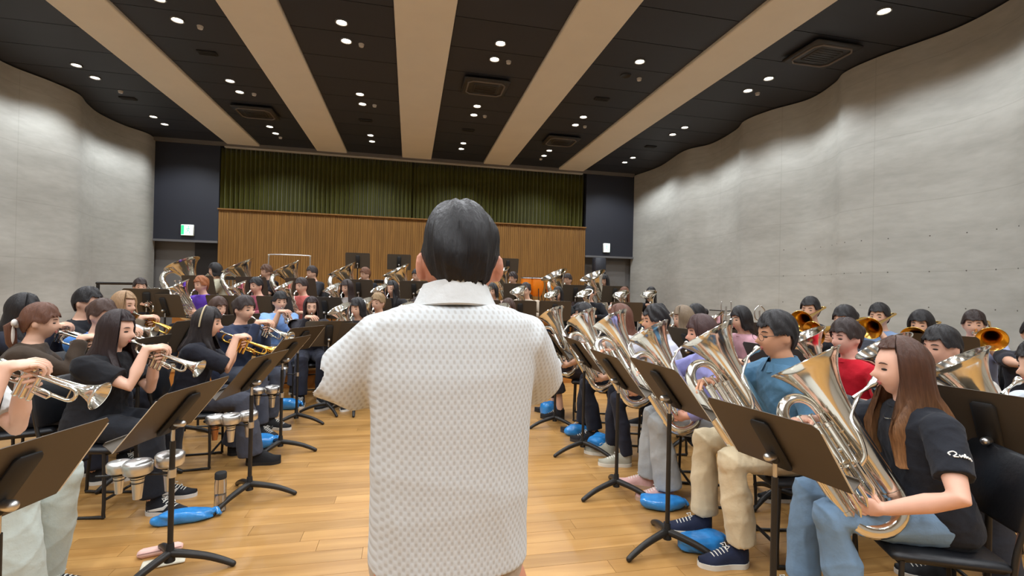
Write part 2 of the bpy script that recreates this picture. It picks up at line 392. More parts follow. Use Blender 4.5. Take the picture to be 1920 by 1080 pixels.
# curtain box above + curtain
cb = MB().box((.12, YB+.24, (3.2+HC)/2), (9.0, .03, HC-3.2)).build('trim_6', mat('curtain_recess', (30, 30, 28), .8), smooth=False); tag(cb, 'dark recess behind the olive curtains', kind='structure')
rail = MB().box((.12, YB+.02, 4.70), (8.92, .1, .05)).build('curtain_rail', mat('rail_white', (190, 186, 176), .5)); tag(rail, 'long white curtain rail under the ceiling edge', 'rail')
CURT = mat('olive_curtain', (74, 74, 18), .85, spec=.2, sheen=.2, var=.25, vscale=3)
for k, (x0, x1) in enumerate(((-4.43, -.02), (-.1, 4.68))):
    n = 560; V = []; Fq = []; xs = np.linspace(x0, x1, n); ph = 0
    pl = .042*np.sin(xs*2*math.pi/.105+1.3*np.sin(xs*2.1+k))+.02*np.sin(xs*2*math.pi/.43+k)
    zs = np.linspace(3.0, 4.69, 9)
    for z in zs:
        g = .65+.5*(4.7-z)/1.7
        V.append(np.column_stack([xs, YB+.10+k*.04+pl*g, np.full(n, z)]))
    for r in range(8):
        for i in range(n-1): Fq.append((r*n+i, r*n+i+1, (r+1)*n+i+1, (r+1)*n+i))
    c = MB().add(np.vstack(V), Fq).build('curtain', CURT)
    c.modifiers.new('thickness', 'SOLIDIFY').thickness = .004
    tag(c, 'olive green pleated curtain, %s half of the stage wall' % ('left' if k == 0 else 'right'), 'curtain', 'stage curtains')

# ---- ceiling: void slab, beige bands, dark panels
cl = MB().box((.2, 3.8, HC+.16), (13.6, 18.2, .2)).build('ceiling', DARKCEIL2, smooth=False); tag(cl, 'black panelled ceiling with beige plaster bands', kind='structure')
BANDS = [(-4.26, -3.55), (-2.28, -1.575), (-.255, .465), (1.81, 2.5), (3.86, 4.56)]
for (a, b) in BANDS:
    q = MB().rbox(((a+b)/2, 3.75, HC+.015), (b-a, 17.5, .07), .012).build('beige_band', BEIGE, cl, smooth=False)
STRIPS = [(-6.6, -4.26), (-3.55, -2.28), (-1.575, -.255), (.465, 1.81), (2.5, 3.86), (4.56, 6.8)]
pu = MB().box((0, 0, 0), (1, 1, 1)).mesh('ceiling_panel', DARKCEIL, smooth=False)
for (a, b) in STRIPS:
    y = 12.46
    while y > Y0:
        o = link('ceiling_panel', pu, cl); o.location = ((a+b)/2, y-.36, HC+.035); o.scale = (b-a-.02, .722, .03); y -= .735
MB().box((.12, YB-.06, HC+.0), (11.9, .12, .1)).build('edge_trim', mat('edge_trim', (110, 104, 98), .6), cl, smooth=False)

# ---- downlights
LX = [-5.09, -2.94, -.91, 1.12, 3.15, 5.28]
LY = [11.34, 10.89, 9.07, 8.62, 6.80, 6.34, 4.52, 4.07, 2.25, 1.80, -.03, -.48, -2.3, -2.75]
lensm = mat('lamp_lens', (255, 246, 226), .4, emit=14.0)
ringm = mat('lamp_ring', (120, 118, 116), .35, .6)
lampm = MB().lathe([(.004, .062), (-.012, .066), (-.014, .078), (.0, .082), (.008, .074)], 20).mesh('ring', ringm)
lensme = MB().lathe([(0, .0001), (-.004, .03), (-.002, .058)], 18, ax=(0, 0, 1)).mesh('lens', lensm)
li = bpy.data.lights.new('downlight_beam', 'SPOT'); li.energy = LAMP_POWER; li.color = LAMP_COLOR; li.spot_size = math.radians(134); li.spot_blend = .45; li.shadow_soft_size = .05
STRIPN = ['far left', 'second from left', 'third from left', 'third from right', 'second from right', 'far right']
for ix, x in enumerate(LX):
    for iy, y in enumerate(LY):
        if ix == 4 and iy == 4: continue
        root = empty('ceiling_downlight', (x, y, HC+.018))
        tag(root, 'round recessed downlight in the %s dark strip, %s from the stage wall' % (STRIPN[ix], ORD[iy+1]), 'ceiling light', 'recessed ceiling downlights')
        link('ring', lampm, root); link('lens', lensme, root)
        lo = bpy.data.objects.new('downlight_beam', li); COL.objects.link(lo); lo.parent = root; lo.location = (0, 0, -.03)
# unlit / small fittings
o = MB().lathe([(.0, .0001), (0, .05), (-.012, .066), (-.014, .078), (.0, .082)], 20).build('ceiling_downlight', mat('lamp_off', (26, 26, 27), .5)); o.location = (3.15, 6.8, HC+.018)
tag(o, 'unlit dark downlight in the second dark strip from right', 'ceiling light')
for ix, (x, y) in enumerate([(-2.91, 11.62), (3.15, 11.64), (-5.0, 9.6), (-2.72, 6.9), (-.72, 6.85), (1.33, 6.82), (3.4, 6.85), (-.7, 9.08), (1.33, 9.07), (3.36, 9.1), (5.5, 6.85), (-2.72, 9.1)]):
    o = MB().lathe([(0, .0001), (-.03, .012), (-.034, .03), (-.012, .036), (.012, .04)], 12).build('sprinkler', mat('sprinkler_white', (196, 192, 186), .4)); o.location = (x, y, HC+.018)
    tag(o, 'small round white ceiling sensor in the %s dark strip, %s' % (STRIPN[int(np.argmin(np.abs(np.array(LX)-x)))], 'by the stage wall' if y > 11 else 'half way along' if y > 8 else 'nearest to us'), 'ceiling sensor', 'small ceiling sensors')
grm = mat('grille_black', (16, 16, 17), .7)
for ix, (x, y, nm) in enumerate([(-2.92, 7.66, 'second strip from left'), (-5.05, 9.93, 'far left strip'), (-.93, 9.94, 'third strip from left'), (1.12, 9.96, 'third strip from right'), (3.15, 7.73, 'second strip from right'), (5.25, 9.95, 'far right strip')]):
    g = MB().rbox((0, 0, 0), (.26, .12, .03), .01).build('ceiling_grille', grm); g.location = (x, y, HC+.012)
    tag(g, 'small black rectangular ceiling grille in the %s' % nm, 'ceiling grille', 'ceiling grilles')
    for j in range(4): MB().box((0, -.036+j*.024, -.016), (.22, .006, .006)).build('slat', BLACKM, g)
vm = mat('vent_body', (40, 38, 38), .5); vr = mat('vent_rim', (104, 96, 90), .5)
for (x, y, nm) in [(-2.93, 9.94, 'second strip from left'), (1.12, 7.67, 'third strip from right'), (3.15, 10.0, 'second strip from right'), (5.35, 5.45, 'far right strip')]:
    v = empty('air_conditioner_cassette', (x, y, HC-.03)); tag(v, 'square octagonal-rimmed air conditioner cassette in the %s' % nm, 'air vent', 'ceiling air conditioners')
    MB().rbox((0, 0, 0), (.72, .62, .05), .02).build('body', vm, v)
    a, b, c = .29, .25, .07
    pts = [(a, -b+c), (a, b-c), (a-c, b), (-a+c, b), (-a, b-c), (-a, -b+c), (-a+c, -b), (a-c, -b), (a, -b+c)]
    MB().tube([(p, q, -.03) for p, q in pts], .014, 6).build('rim', vr, v)
    MB().rbox((0, 0, -.025), (.4, .34, .03), .03).build('intake_panel', vm, v)
    for j in range(6): MB().box((0, -.13+j*.052, -.042), (.34, .01, .006)).build('slat', BLACKM, v)
# ---- exit signs
gsign = mat('exit_green', (40, 190, 110), .4, emit=1.6); wsign = mat('exit_white', (225, 255, 238), .4, emit=2.6)
for (x, nm, w_) in ((-5.07, 'left', .27), (5.31, 'right', .2)):
    e = MB().rbox((0, 0, 0), (w_, .05, .26), .01).build('exit_sign', mat('sign_case', (220, 224, 220), .4)); e.location = (x, YB-.03, 2.68)
    tag(e, 'lit green and white exit sign on the %s navy wall' % nm, 'exit sign', 'exit signs')
    MB().box((0, -.027, 0), (w_-.03, .006, .23)).build('lit_face', wsign, e)
    if nm == 'left': MB().box((-.09, -.031, 0), (.06, .004, .22)).build('green_edge', gsign, e)
    mk = MB(); ox = .03 if nm == 'left' else 0    # running figure
    mk.ell((ox, -.031, .075), (.016, .003, .016), 8, 5); 
    for p in ([(ox, .055), (ox-.012, -.005)], [(ox-.012, -.005), (ox+.03, -.04), (ox+.022, -.085)], [(ox-.012, -.005), (ox-.03, -.05), (ox-.065, -.055)], [(ox, .045), (ox+.035, .015), (ox+.05, .03)], [(ox, .045), (ox-.035, .03), (ox-.05, .0)]):
        mk.tube([(a, -.031, b) for a, b in p], .008, 5)
    mk.build('running_figure', gsign, e)

# ================================================================== PEOPLE
VOX = {'hi': .0072, 'mid': .0105, 'lo': .015}
def remesh(mb, vox, smooth=4, fac=.5):
    me = bpy.data.meshes.new('tmp'); me.from_pydata(np.vstack(mb.v).tolist(), [], mb.f)
    o = bpy.data.objects.new('tmp', me); COL.objects.link(o)
    r = o.modifiers.new('r', 'REMESH'); r.mode = 'VOXEL'; r.voxel_size = vox
    if smooth:
        s = o.modifiers.new('s', 'SMOOTH'); s.factor = fac; s.iterations = smooth
    dg = bpy.context.evaluated_depsgraph_get(); ev = o.evaluated_get(dg); em = ev.to_mesh()
    n = len(em.vertices); V = np.empty(n*3); em.vertices.foreach_get('co', V); V = V.reshape(-1, 3)
    Nn = np.empty(n*3); em.vertices.foreach_get('normal', Nn); Nn = Nn.reshape(-1, 3)
    L = len(em.loops); I = np.empty(L, dtype=np.int32); em.loops.foreach_get('vertex_index', I)
    k = len(em.polygons); ls = np.empty(k, dtype=np.int32); em.polygons.foreach_get('loop_start', ls)
    ev.to_mesh_clear(); bpy.data.objects.remove(o); bpy.data.meshes.remove(me)
    ends = np.append(ls[1:], L)
    Fc = [I[a:b].tolist() for a, b in zip(ls, ends)]
    return V, Nn, Fc
def rx(a): c, s = math.cos(a), math.sin(a); return np.array([[1, 0, 0], [0, c, -s], [0, s, c]])
def rz_(a): c, s = math.cos(a), math.sin(a); return np.array([[c, -s, 0], [s, c, 0], [0, 0, 1]])
HR = np.array([.0755, .094, .118])
def head_mesh(n=40, m=30, sex='f'):
    V = [(0, 0, -1)]
    for i in range(1, m):
        p = math.pi*i/m-math.pi/2
        for j in range(n):
            t = 2*math.pi*j/n; V.append((math.cos(p)*math.cos(t), math.cos(p)*math.sin(t), math.sin(p)))
    V.append((0, 0, 1)); U = np.array(V); x, y, z = U.T
    P = U*HR
    low = np.clip(-z, 0, 1)
    P[:, 0] *= 1-(.26 if sex == 'f' else .2)*low**1.5
    P[:, 1] = np.where(y < 0, P[:, 1]*(1-.35*low), P[:, 1]*(1-.06*low)+.012*low)
    def g(cx, cz, sx, sz): return np.exp(-((x-cx)/sx)**2-((z-cz)/sz)**2)*(y > 0)
    d = .026*g(0, -.2, .14, .14)+.014*g(0, -.04, .11, .2)-.012*g(.38, .04, .2, .14)-.012*g(-.38, .04, .2, .14)
    d += .004*g(0, .3, .6, .15)+.009*g(0, -.5, .28, .1)+.012*g(0, -.86, .3, .14)+.004*g(.5, -.25, .25, .25)+.004*g(-.5, -.25, .25, .25)
    P[:, 1] += d
    f = []
    for j in range(n):
        f.append((0, 1+(j+1) % n, 1+j)); L = 1+(m-2)*n; f.append((L+j, L+(j+1) % n, len(P)-1))
        for i in range(m-2): f.append((1+i*n+j, 1+i*n+(j+1) % n, 1+(i+1)*n+(j+1) % n, 1+(i+1)*n+j))
    return P, f
def unit(v): v = np.array(v, float); return v/(np.linalg.norm(v)+1e-9)
def ik(Sh, W, pole, l1=.275, l2=.245):
    Sh, W = np.array(Sh, float), np.array(W, float); d = W-Sh; L = np.linalg.norm(d)
    if L > (l1+l2)*.995: W = Sh+d*(l1+l2)*.995/L; d = W-Sh; L = np.linalg.norm(d)
    a = (l1*l1-l2*l2+L*L)/(2*L); h = math.sqrt(max(l1*l1-a*a, 0)); u = d/L
    p = np.array(pole, float); p = p-u*np.dot(p, u); p = unit(p)
    return Sh+u*a+p*h, W
def hand(W, d, nrm, thumb, curl=.5, n=7):
    """separate finger shells rooted in the palm; returns (palm MB for remesh, fingers MB). nrm = direction fingers curl to"""
    d = unit(d); nrm = unit(np.array(nrm)-d*np.dot(nrm, d)); s = np.cross(nrm, d)*thumb
    pal = MB(); R = np.column_stack([d, s, nrm])
    pal.ell(np.array(W)+d*.045, (.052, .041, .017), 14, 9, R)
    pal.tube([np.array(W)-d*.02, np.array(W)+d*.03], [.025, .026], 10, sx=1)
    fg = MB()
    for k, (off, ln, c) in enumerate(((.031, .070, curl*.8), (.0105, .078, curl), (-.0105, .073, curl*1.1), (-.031, .058, curl*1.25))):
        p = np.array(W)+d*.072+s*off; pts = [p]; dr = unit(d+s*off*2.2); an = 0
        for seg, fr in ((.0, .28), (1, .42), (1, .30), (.8, .28)):
            an += c*seg; q = unit(dr*math.cos(an)+nrm*math.sin(an)); pts.append(pts[-1]+q*ln*fr)
        fg.tube(pts, [.0095, .0094, .0085, .008, .0066], n, round_ends=True)
    p = np.array(W)+d*.022+s*.03; t1 = unit(d*.55+s*.75+nrm*.35); t2 = unit(d*.9+s*.15+nrm*.55)
    fg.tube([p-s*.01, p+t1*.03, p+t1*.03+t2*.03, p+t1*.03+t2*.053], [.013, .011, .0095, .0075], n, round_ends=True)
    return pal, fg
LEAN = .06
HEAD_C = np.array([0, .055+LEAN, 1.165]); HPITCH = .14
HEAD_R = rx(-HPITCH)
MOUTH = HEAD_C+HEAD_R@np.array([0, .104, -.058])
CANG = .40; CD = np.array([0, math.cos(CANG), -math.sin(CANG)]); CU = np.array([0, math.sin(CANG), math.cos(CANG)])
def pose_arms(pose):
    """returns dict side -> (wrist, hand dir, curl normal, pole, curl)  side +1 = right (+X)"""
    if pose == 'cornet':
        V = MOUTH+CD*.19
        return {1: (V+np.array([.062, -.055, 0])+CU*.035, (-.62, .72, .1), -CU, (.28, -.1, -1), .55),
                -1: (V+np.array([-.07, -.05, 0])-CU*.055, (.35, .8, .25), (1, -.1, .0), (-.28, -.1, -1), .75)}
    if pose in ('euph', 'tuba', 'horn'):
        sc = HSC[pose]; o, A, C = horn_frame(pose)
        V = o+(A*.15+C*.44)*sc; G = o+(A*.13+C*.13)*sc
        return {1: (V+np.array([.07, -.045, .0]), (-.55, .75, .1), (-.3, .0, -1), (1, -.2, -.6), .5),
                -1: (G+np.array([-.062*max(sc, .9), -.075, .0]), (.35, .85, -.1), (1, -.15, .1), (-1, -.45, -.35), .75)}
    if pose == 'bone':
        return {1: (MOUTH+np.array([.06, .36, -.16]), (-.4, .8, .1), (-.8, 0, -.4), (1, -.2, -.8), .7),
                -1: (MOUTH+np.array([-.075, .07, -.085]), (.45, .8, .1), (1, 0, .1), (-.8, -.2, -1), .7)}
TILT = {'euph': .50, 'tuba': .42, 'horn': .45}
HMP = {'euph': (-.18, .465), 'tuba': (-.19, .43), 'horn': (-.205, .42)}   # mouthpiece rim (a,c) in instrument units
HSC = {'euph': 1.12, 'tuba': 1.45, 'horn': .82}
ROLLH = {'euph': .30, 'tuba': .26, 'horn': .26}
def horn_rot(pose):
    q = ROLLH[pose]; return np.array([[math.cos(q), 0, math.sin(q)], [0, 1, 0], [-math.sin(q), 0, math.cos(q)]])@rx(-TILT[pose])
def horn_frame(pose):
    R = horn_rot(pose); C = R@np.array([0, 0, 1.0]); A = R@np.array([0, 1.0, 0])
    a, c = HMP[pose]; sc = HSC[pose]
    return MOUTH-(A*a+C*c)*sc+np.array([0, .006, 0]), A, C
def lean_y(z): return LEAN*np.clip((z-.5)/.5, 0, 1.2)
def legs(spread, shift):
    out = {}
    for sd in (1, -1):
        hip = np.array([sd*.085, .0, .535]); kn = np.array([sd*(.10+spread), .43, .535]); an = np.array([sd*(.105+spread*.8), .40+shift*sd, .085])
        out[sd] = (hip, kn, an)
    return out
TORSO = [(.44, -.03, .12, .09), (.50, -.03, .165, .115), (.58, -.02, .168, .12), (.68, -.01, .148, .105), (.80, 0, .156, .11), (.90, .0, .172, .108), (.955, .0, .168, .09), (.99, .005, .125, .075), (1.02, .012, .06, .056), (1.09, .03, .05, .05)]
def torso(mb, infl=0.0, top=1.09, bottom=.40, wide=1.0, drop=0.0):
    secs = []
    for z, cy, a, b in TORSO:
        if bottom <= z <= top: secs.append((0, cy+lean_y(z), z, a*wide+infl, b*wide+infl))
    mb.loft(secs, 26, p=2.3)
CACHE = {}
def body_mesh(pose, det, sex, spread, shift, seed=0):
    k = ('body', pose, det, sex, spread, shift)
    if k in CACHE: return CACHE[k]
    mb = MB(); wide = 1.0 if sex == 'f' else 1.08
    torso(mb, wide=wide*.97)
    hn = {'hi': (48, 40), 'mid': (36, 28), 'lo': (26, 20)}[det]
    P, f = head_mesh(*hn, sex=sex); mb.add(P@HEAD_R.T+HEAD_C, f)
    mb.tube([(0, .02+LEAN, .98), (0, .035+LEAN, 1.08), HEAD_C+np.array([0, -.015, -.03])], [.055, .05, .052], 14, round_ends=True)
    for sd in (1, -1):
        mb.ell(HEAD_C+HEAD_R@np.array([sd*.078, -.008, -.012]), (.011, .021, .034), 10, 8, HEAD_R@rz_(sd*.35))
    fing = MB(); A = pose_arms(pose)
    for sd in (1, -1):
        W, d, nr, pole, curl = A[sd]
        Sh = np.array([sd*.172*wide, .0+LEAN*.9, .945]); El, W = ik(Sh, W, pole)
        mb.tube([Sh, (Sh+El)/2, El, El*.6+W*.4, W], [.043, .045, .039, .038, .026], 14, round_ends=True)
        pal, fg = hand(W, d, nr, -sd if False else (1 if sd == 1 else -1)*-1, curl, 7 if det == 'hi' else 5)
        mb.join(pal); fing.join(fg)
        CACHE[('arm', pose, sex, sd)] = (Sh, El, W)
    for sd, (h, kn, an) in legs(spread, shift).items():
        mb.tube([h, (h+kn)/2, kn, kn*.6+an*.4, an], [.088, .078, .058, .052, .036], 14, round_ends=True)
        mb.ell(an+np.array([0, .06, -.045]), (.036, .11, .035), 12, 8)
    V, N, Fc = remesh(mb, VOX[det], 3, .45)
    out = MB().add(V, Fc); out.join(fing)
    CACHE[k] = out.mesh('body'); return CACHE[k]
def folds(V, N, amp, seed=0, k=1.0):
    r = np.random.RandomState(seed); d = np.zeros(len(V))
    for i in range(6):
        dr = r.randn(3)*np.array([1, 1, 1.4]); dr /= np.linalg.norm(dr); wl = r.uniform(.08, .2)/k
        ph = r.uniform(0, 6.28); cr = r.randn(3); cr /= np.linalg.norm(cr)
        q = V@dr*6.283/wl+1.2*np.sin(V@cr*6.283/(wl*2.2))+ph
        d += (1-np.abs(np.sin(q/2)))**2.2-.28
    return V+N*(d*amp)[:, None]
def shirt_mesh(pose, det, sex, sleeve, loose, hem=.50, collar='crew'):
    k = ('shirt', pose, det, sex, sleeve, loose, hem, collar)
    if k in CACHE: return CACHE[k]
    mb = MB(); wide = 1.0 if sex == 'f' else 1.08
    torso(mb, infl=.013+loose, top=1.03, bottom=hem, wide=wide)
    for sd in (1, -1):
        Sh, El, W = CACHE[('arm', pose, sex, sd)]
        mb.ell(Sh, (.066+loose,)*3, 16, 10)
        if sleeve == 'short':
            e = Sh+(El-Sh)*.72; mb.tube([Sh*np.array([.75, 1, 1]), Sh, (Sh+e)/2, e], [.06+loose, .068+loose, .06+loose*1.3, .058+loose*1.6], 16)
        elif sleeve == 'half':
            e = Sh+(El-Sh)*.98; mb.tube([Sh*np.array([.75, 1, 1]), Sh, (Sh+e)/2, e], [.06+loose, .069+loose, .063+loose*1.3, .06+loose*1.6], 16)
        else:
            e = El+(W-El)*.93; mb.tube([Sh*np.array([.75, 1, 1]), Sh, (Sh+El)/2, El, (El+e)/2, e], [.06+loose, .067+loose, .058+loose, .053+loose, .045+loose, .034+loose], 16, round_ends=False)
    V, N, Fc = remesh(mb, VOX[det]*1.1, 4)
    V = folds(V, N, {'hi': .0034, 'mid': .003, 'lo': .0022}[det], seed=len(k[0])+int(hem*100)+len(sleeve))
    out = MB().add(V, Fc)
    c = np.array([0, .022+LEAN, 1.022]); th = np.linspace(0, 2*math.pi, 29)
    if collar == 'crew': out.tube([c+np.array([.068*math.cos(t), .066*math.sin(t)*1.02, -.014-.012*math.sin(t)]) for t in th], .010, 6, cap=False)
    elif collar == 'polo':
        th = np.linspace(math.pi*.5+.25, math.pi*2.5-.25, 30); V2 = []; F2 = []
        for t in th:
            dr = np.array([math.cos(t), math.sin(t), 0]); fr = max(0, math.sin(t))
            for rr, zz in ((.062, .0), (.064, .032), (.070, .034), (.094+.012*fr, -.008-.035*fr), (.090+.01*fr, -.012-.035*fr)): V2.append(c+dr*rr+np.array([0, 0, zz-.016*fr]))
        for i in range(29):
            for j in range(4): F2.append((i*5+j, i*5+j+1, (i+1)*5+j+1, (i+1)*5+j))
        out.add(V2, F2)
    CACHE[k] = out.mesh('shirt'); return CACHE[k]
def trouser_mesh(det, spread, shift, cut):
    k = ('tr', det, spread, shift, cut)
    if k in CACHE: return CACHE[k]
    mb = MB()
    mb.ell((0, -.02, .54), (.182, .14, .10), 20, 12); mb.ell((0, .06, .545), (.17, .12, .085), 18, 10)
    for sd, (h, kn, an) in legs(spread, shift).items():
        if cut == 'skirt':
            mb.tube([h, (h+kn)/2, kn, kn*.45+an*.55], [.1, .1, .098, .10], 16, round_ends=False); continue
        w = {'slim': (.094, .086, .074, .064, .052), 'wide': (.098, .094, .088, .092, .098), 'straight': (.096, .09, .082, .079, .076)}[cut]
        e = an+np.array([0, -.005, .0 if cut != 'straight' else .03])
        mb.tube([h, (h+kn)/2, kn+np.array([0, 0, -.004]), kn*.5+e*.5, e], w, 18, round_ends=False); mb.ell(kn+np.array([0, -.008, -.008]), (w[2]*.98, w[2]*.98, w[2]*.98), 14, 9)
    if cut == 'skirt': mb.box((0, .22, .53), (.3, .42, .12)); mb.box((0, .42, .38), (.28, .13, .32))
    V, N, Fc = remesh(mb, VOX[det]*1.15, 5)
    V = folds(V, N, {'hi': .0036, 'mid': .0034, 'lo': .0026}[det], seed=11, k=.62)
    CACHE[k] = MB().add(V, Fc).mesh('trousers'); return CACHE[k]
def shoe_meshes(kind):
    k = ('shoe', kind)
    if k in CACHE: return CACHE[k]
    up = MB(); so = MB(); n = 20
    def outline(y):   # half width along the shoe, y from heel -.09 to toe .18
        t = (y+.09)/.27; return .047*min(1, (max(t, 0)*7)**.5)*min(1, (max(1-t, 0)*4.5)**.5)*(1-.12*math.exp(-((t-.42)/.16)**2))
    ys = np.concatenate([[-.0899], np.linspace(-.084, .172, 14), [.1795]])
    if kind != 'boot': H = lambda y: .075 if y < 0 else .075-.052*min(1, y/.13)
    else: H = lambda y: .10 if y < .02 else .10-.058*min(1, (y-.02)/.1)
    V = []; Fq = []; m = 12
    for y in ys:
        wv = outline(y)+.002; h = H(y)+.01
        for j in range(m):
            a = math.pi*j/(m-1); V.append((wv*math.cos(a)*(1 if abs(math.cos(a)) < .9 else 1), y, .018+h*math.sin(a)**.8))
    for i in range(len(ys)-1):
        for j in range(m-1): Fq.append((i*m+j, i*m+j+1, (i+1)*m+j+1, (i+1)*m+j))
    up.add(V, Fq)
    up.tube([(0, -.045, .06), (0, -.04, .12 if kind != 'boot' else .2)], [.044, .04 if kind != 'boot' else .055], 14)
    P = [(outline(y)+.006, y) for y in ys]+[(-outline(y)-.006, y) for y in ys[::-1]]
    k_ = len(P); so.add([(x, y, 0) for x, y in P]+[(x, y, .026) for x, y in P], [tuple(range(k_-1, -1, -1)), tuple(range(k_, 2*k_))]+[(i, (i+1) % k_, k_+(i+1) % k_, k_+i) for i in range(k_)])
    la = MB()
    for i in range(5):
        y = .035+i*.017; z = .1-.052*min(1, y/.13)+.001
        la.tube([(-.024, y, z-.006), (0, y+.004, z+.004), (.024, y, z-.006)], .0032, 5)
    for sd in (1, -1): la.tube([(0, .03, .096), (sd*.022, .025, .104), (sd*.03, .045, .094), (sd*.008, .04, .098)], .0025, 5); 
    st = MB()
    for sd in (1, -1): st.tube([(sd*.046, -.05, .032), (sd*.0455, .0, .04), (sd*.042, .05, .05), (sd*.034, .07, .072)], [.004, .009, .012, .007], 6, sx=.4)
    CACHE[k] = (up.mesh('shoe'), so.mesh('sole'), la.mesh('laces'), st.mesh('side_stripe')); return CACHE[k]
def hair_mesh(style, det, seed=0):
    k = ('hair', style, det, seed)
    if k in CACHE: return CACHE[k]
    r = np.random.RandomState(seed+3)
    n = {'hi': 84, 'mid': 56, 'lo': 36}[det]; m = 22
    R = HR+np.array([.014, .016, .017]) if style not in ('crop',) else HR+np.array([.010, .013, .014])
    T = {'short': (.062, .010, -.080), 'crop': (.06, .016, -.054), 'bob': (.052, -.105, -.12), 'long': (.098, -.40, -.44), 'long2': (.078, -.34, -.38), 'mid': (.056, -.22, -.25), 'up': (.055, .004, -.075), 'curl': (.06, -.004, -.085)}[style]
    g1 = r.uniform(0, 6.28, 6); V = []; 
    azs = np.linspace(0, 2*math.pi, n, endpoint=False)
    outer = np.zeros((n, m, 3)); inner = np.zeros((n, m, 3))
    for i, az in enumerate(azs):
        a = abs((az+math.pi) % (2*math.pi)-math.pi)          # 0 front .. pi back
        s = np.clip((a-(1.0 if style == 'long' else .82))/.3, 0, 1); s = s*s*(3-2*s); b = np.clip((a-1.7)/.7, 0, 1); b = b*b*(3-2*b)
        ze = T[0]*(1-s)+(T[1]*(1-b)+T[2]*b)*s
        ze += .005*math.sin(az*9+g1[0])*(1 if s > .5 else .8)+.003*math.sin(az*23+g1[1])+.0035*math.sin(az*41+g1[5])
        if style in ('long', 'long2', 'mid') and s < 1: ze = T[0] if s < .25 else ze
        clump = .0016*math.sin(az*7+g1[2])+.0014*math.sin(az*19+g1[3])
        phi_e = math.acos(np.clip(ze/R[2], -.62, 1)); hang = ze < -.62*R[2]
        phv = 1.75
        dr = np.array([math.sin(az), math.cos(az)])
        for j in range(m):
            t = j/(m-1)
            if not hang or style in ('short', 'crop', 'up', 'curl'):
                ph = phi_e*t; q = np.array([R[0]*dr[0]*math.sin(ph), R[1]*dr[1]*math.sin(ph), R[2]*math.cos(ph)])
                nr = unit(q/(R*R)); lw = max(0, -q[2]/R[2])
                q[0] *= 1-.22*lw
                if q[1] < 0: q[1] *= 1-.30*lw
            else:
                tj = .5
                if t < tj:
                    ph = phv*t/tj; q = np.array([R[0]*dr[0]*math.sin(ph), R[1]*dr[1]*math.sin(ph), R[2]*math.cos(ph)]); nr = unit(q/(R*R))
                else:
                    u = (t-tj)/(1-tj); z0 = R[2]*math.cos(phv); z = z0+(ze-z0)*u
                    rr = 1+.10*math.sin(u*2.2)+(.10*u*math.sin(u*11+az*3) if style == 'long' else .02*math.sin(u*6+az*2))
                    q = np.array([R[0]*dr[0]*math.sin(phv)*rr, R[1]*dr[1]*math.sin(phv)*rr, z]); nr = np.array([dr[0], dr[1], 0])
                    lowp = np.clip((-.12-z)/.12, 0, 1)
                    if a > 2.0: q[1] -= .055*lowp                      # behind the shoulders
                    else: q[1] += (.085*lowp)*(1-max(0, a-1.3)); q[0] *= 1+.12*lowp      # over the chest
                    nr = unit(nr)
            wv = (.6+.8*t)*clump+.002*math.sin(11*t+az*7+g1[4])
            if style[:4] == 'long' or style == 'mid': wv += t*t*(.0035*math.sin(az*17+g1[1]+5*t)+.003*math.sin(az*31+g1[0]))
            if style == 'crop': wv += .005*math.sin(6*t+az*3+g1[1])*min(1, t*1.5)**2+.0014*math.sin(az*25+8*t)*min(1, t*2)
            if style == 'curl': wv += .0035*math.sin(12*t+az*6+g1[5])
            thick = .0 if t > .985 else 1
            lift = .009*math.exp(-(max(0, t-.35)/.3)**2)*(1 if style != 'crop' else 1.15); wv *= min(1, t/.16)
            outer[i, j] = q+nr*(wv+lift); inner[i, j] = q-nr*.010
            if t > .9: outer[i, j] = q+nr*(wv*.7+.002)
    V = np.vstack([outer.reshape(-1, 3), inner.reshape(-1, 3)]); Fq = []; o2 = n*m
    for i in range(n):
        i2 = (i+1) % n
        for j in range(m-1):
            Fq.append((i*m+j, i2*m+j, i2*m+j+1, i*m+j+1)); Fq.append((o2+i*m+j, o2+i*m+j+1, o2+i2*m+j+1, o2+i2*m+j))
        Fq.append((i*m+m-1, i2*m+m-1, o2+i2*m+m-1, o2+i*m+m-1))
    mb = MB().add(V, Fq)
    CACHE[k] = mb.mesh('hair'); return CACHE[k]
def face_meshes():
    if 'face' in CACHE: return CACHE['face']
    def surf(x, z): return HR[1]*math.sqrt(max(0, 1-(x/HR[0])**2-(z/HR[2])**2))
    eye = MB().ell((0, 0, 0), (.0145, .005, .0052), 12, 7).mesh('eye', EYEM)
    br = MB().tube([(-.018, 0, -.002), (-.006, .003, .003), (.008, .002, .003), (.019, -.004, -.002)], [.0018, .003, .0028, .001], 6, sx=1).mesh('eyebrow', EYEM)
    lip = MB().ell((0, 0, .003), (.02, .006, .0042), 12, 6).ell((0, -.001, -.004), (.017, .006, .005), 12, 6).mesh('mouth', LIPM)
    CACHE['face'] = (eye, br, lip, surf(.029, .005), surf(.03, .03)); return CACHE['face']
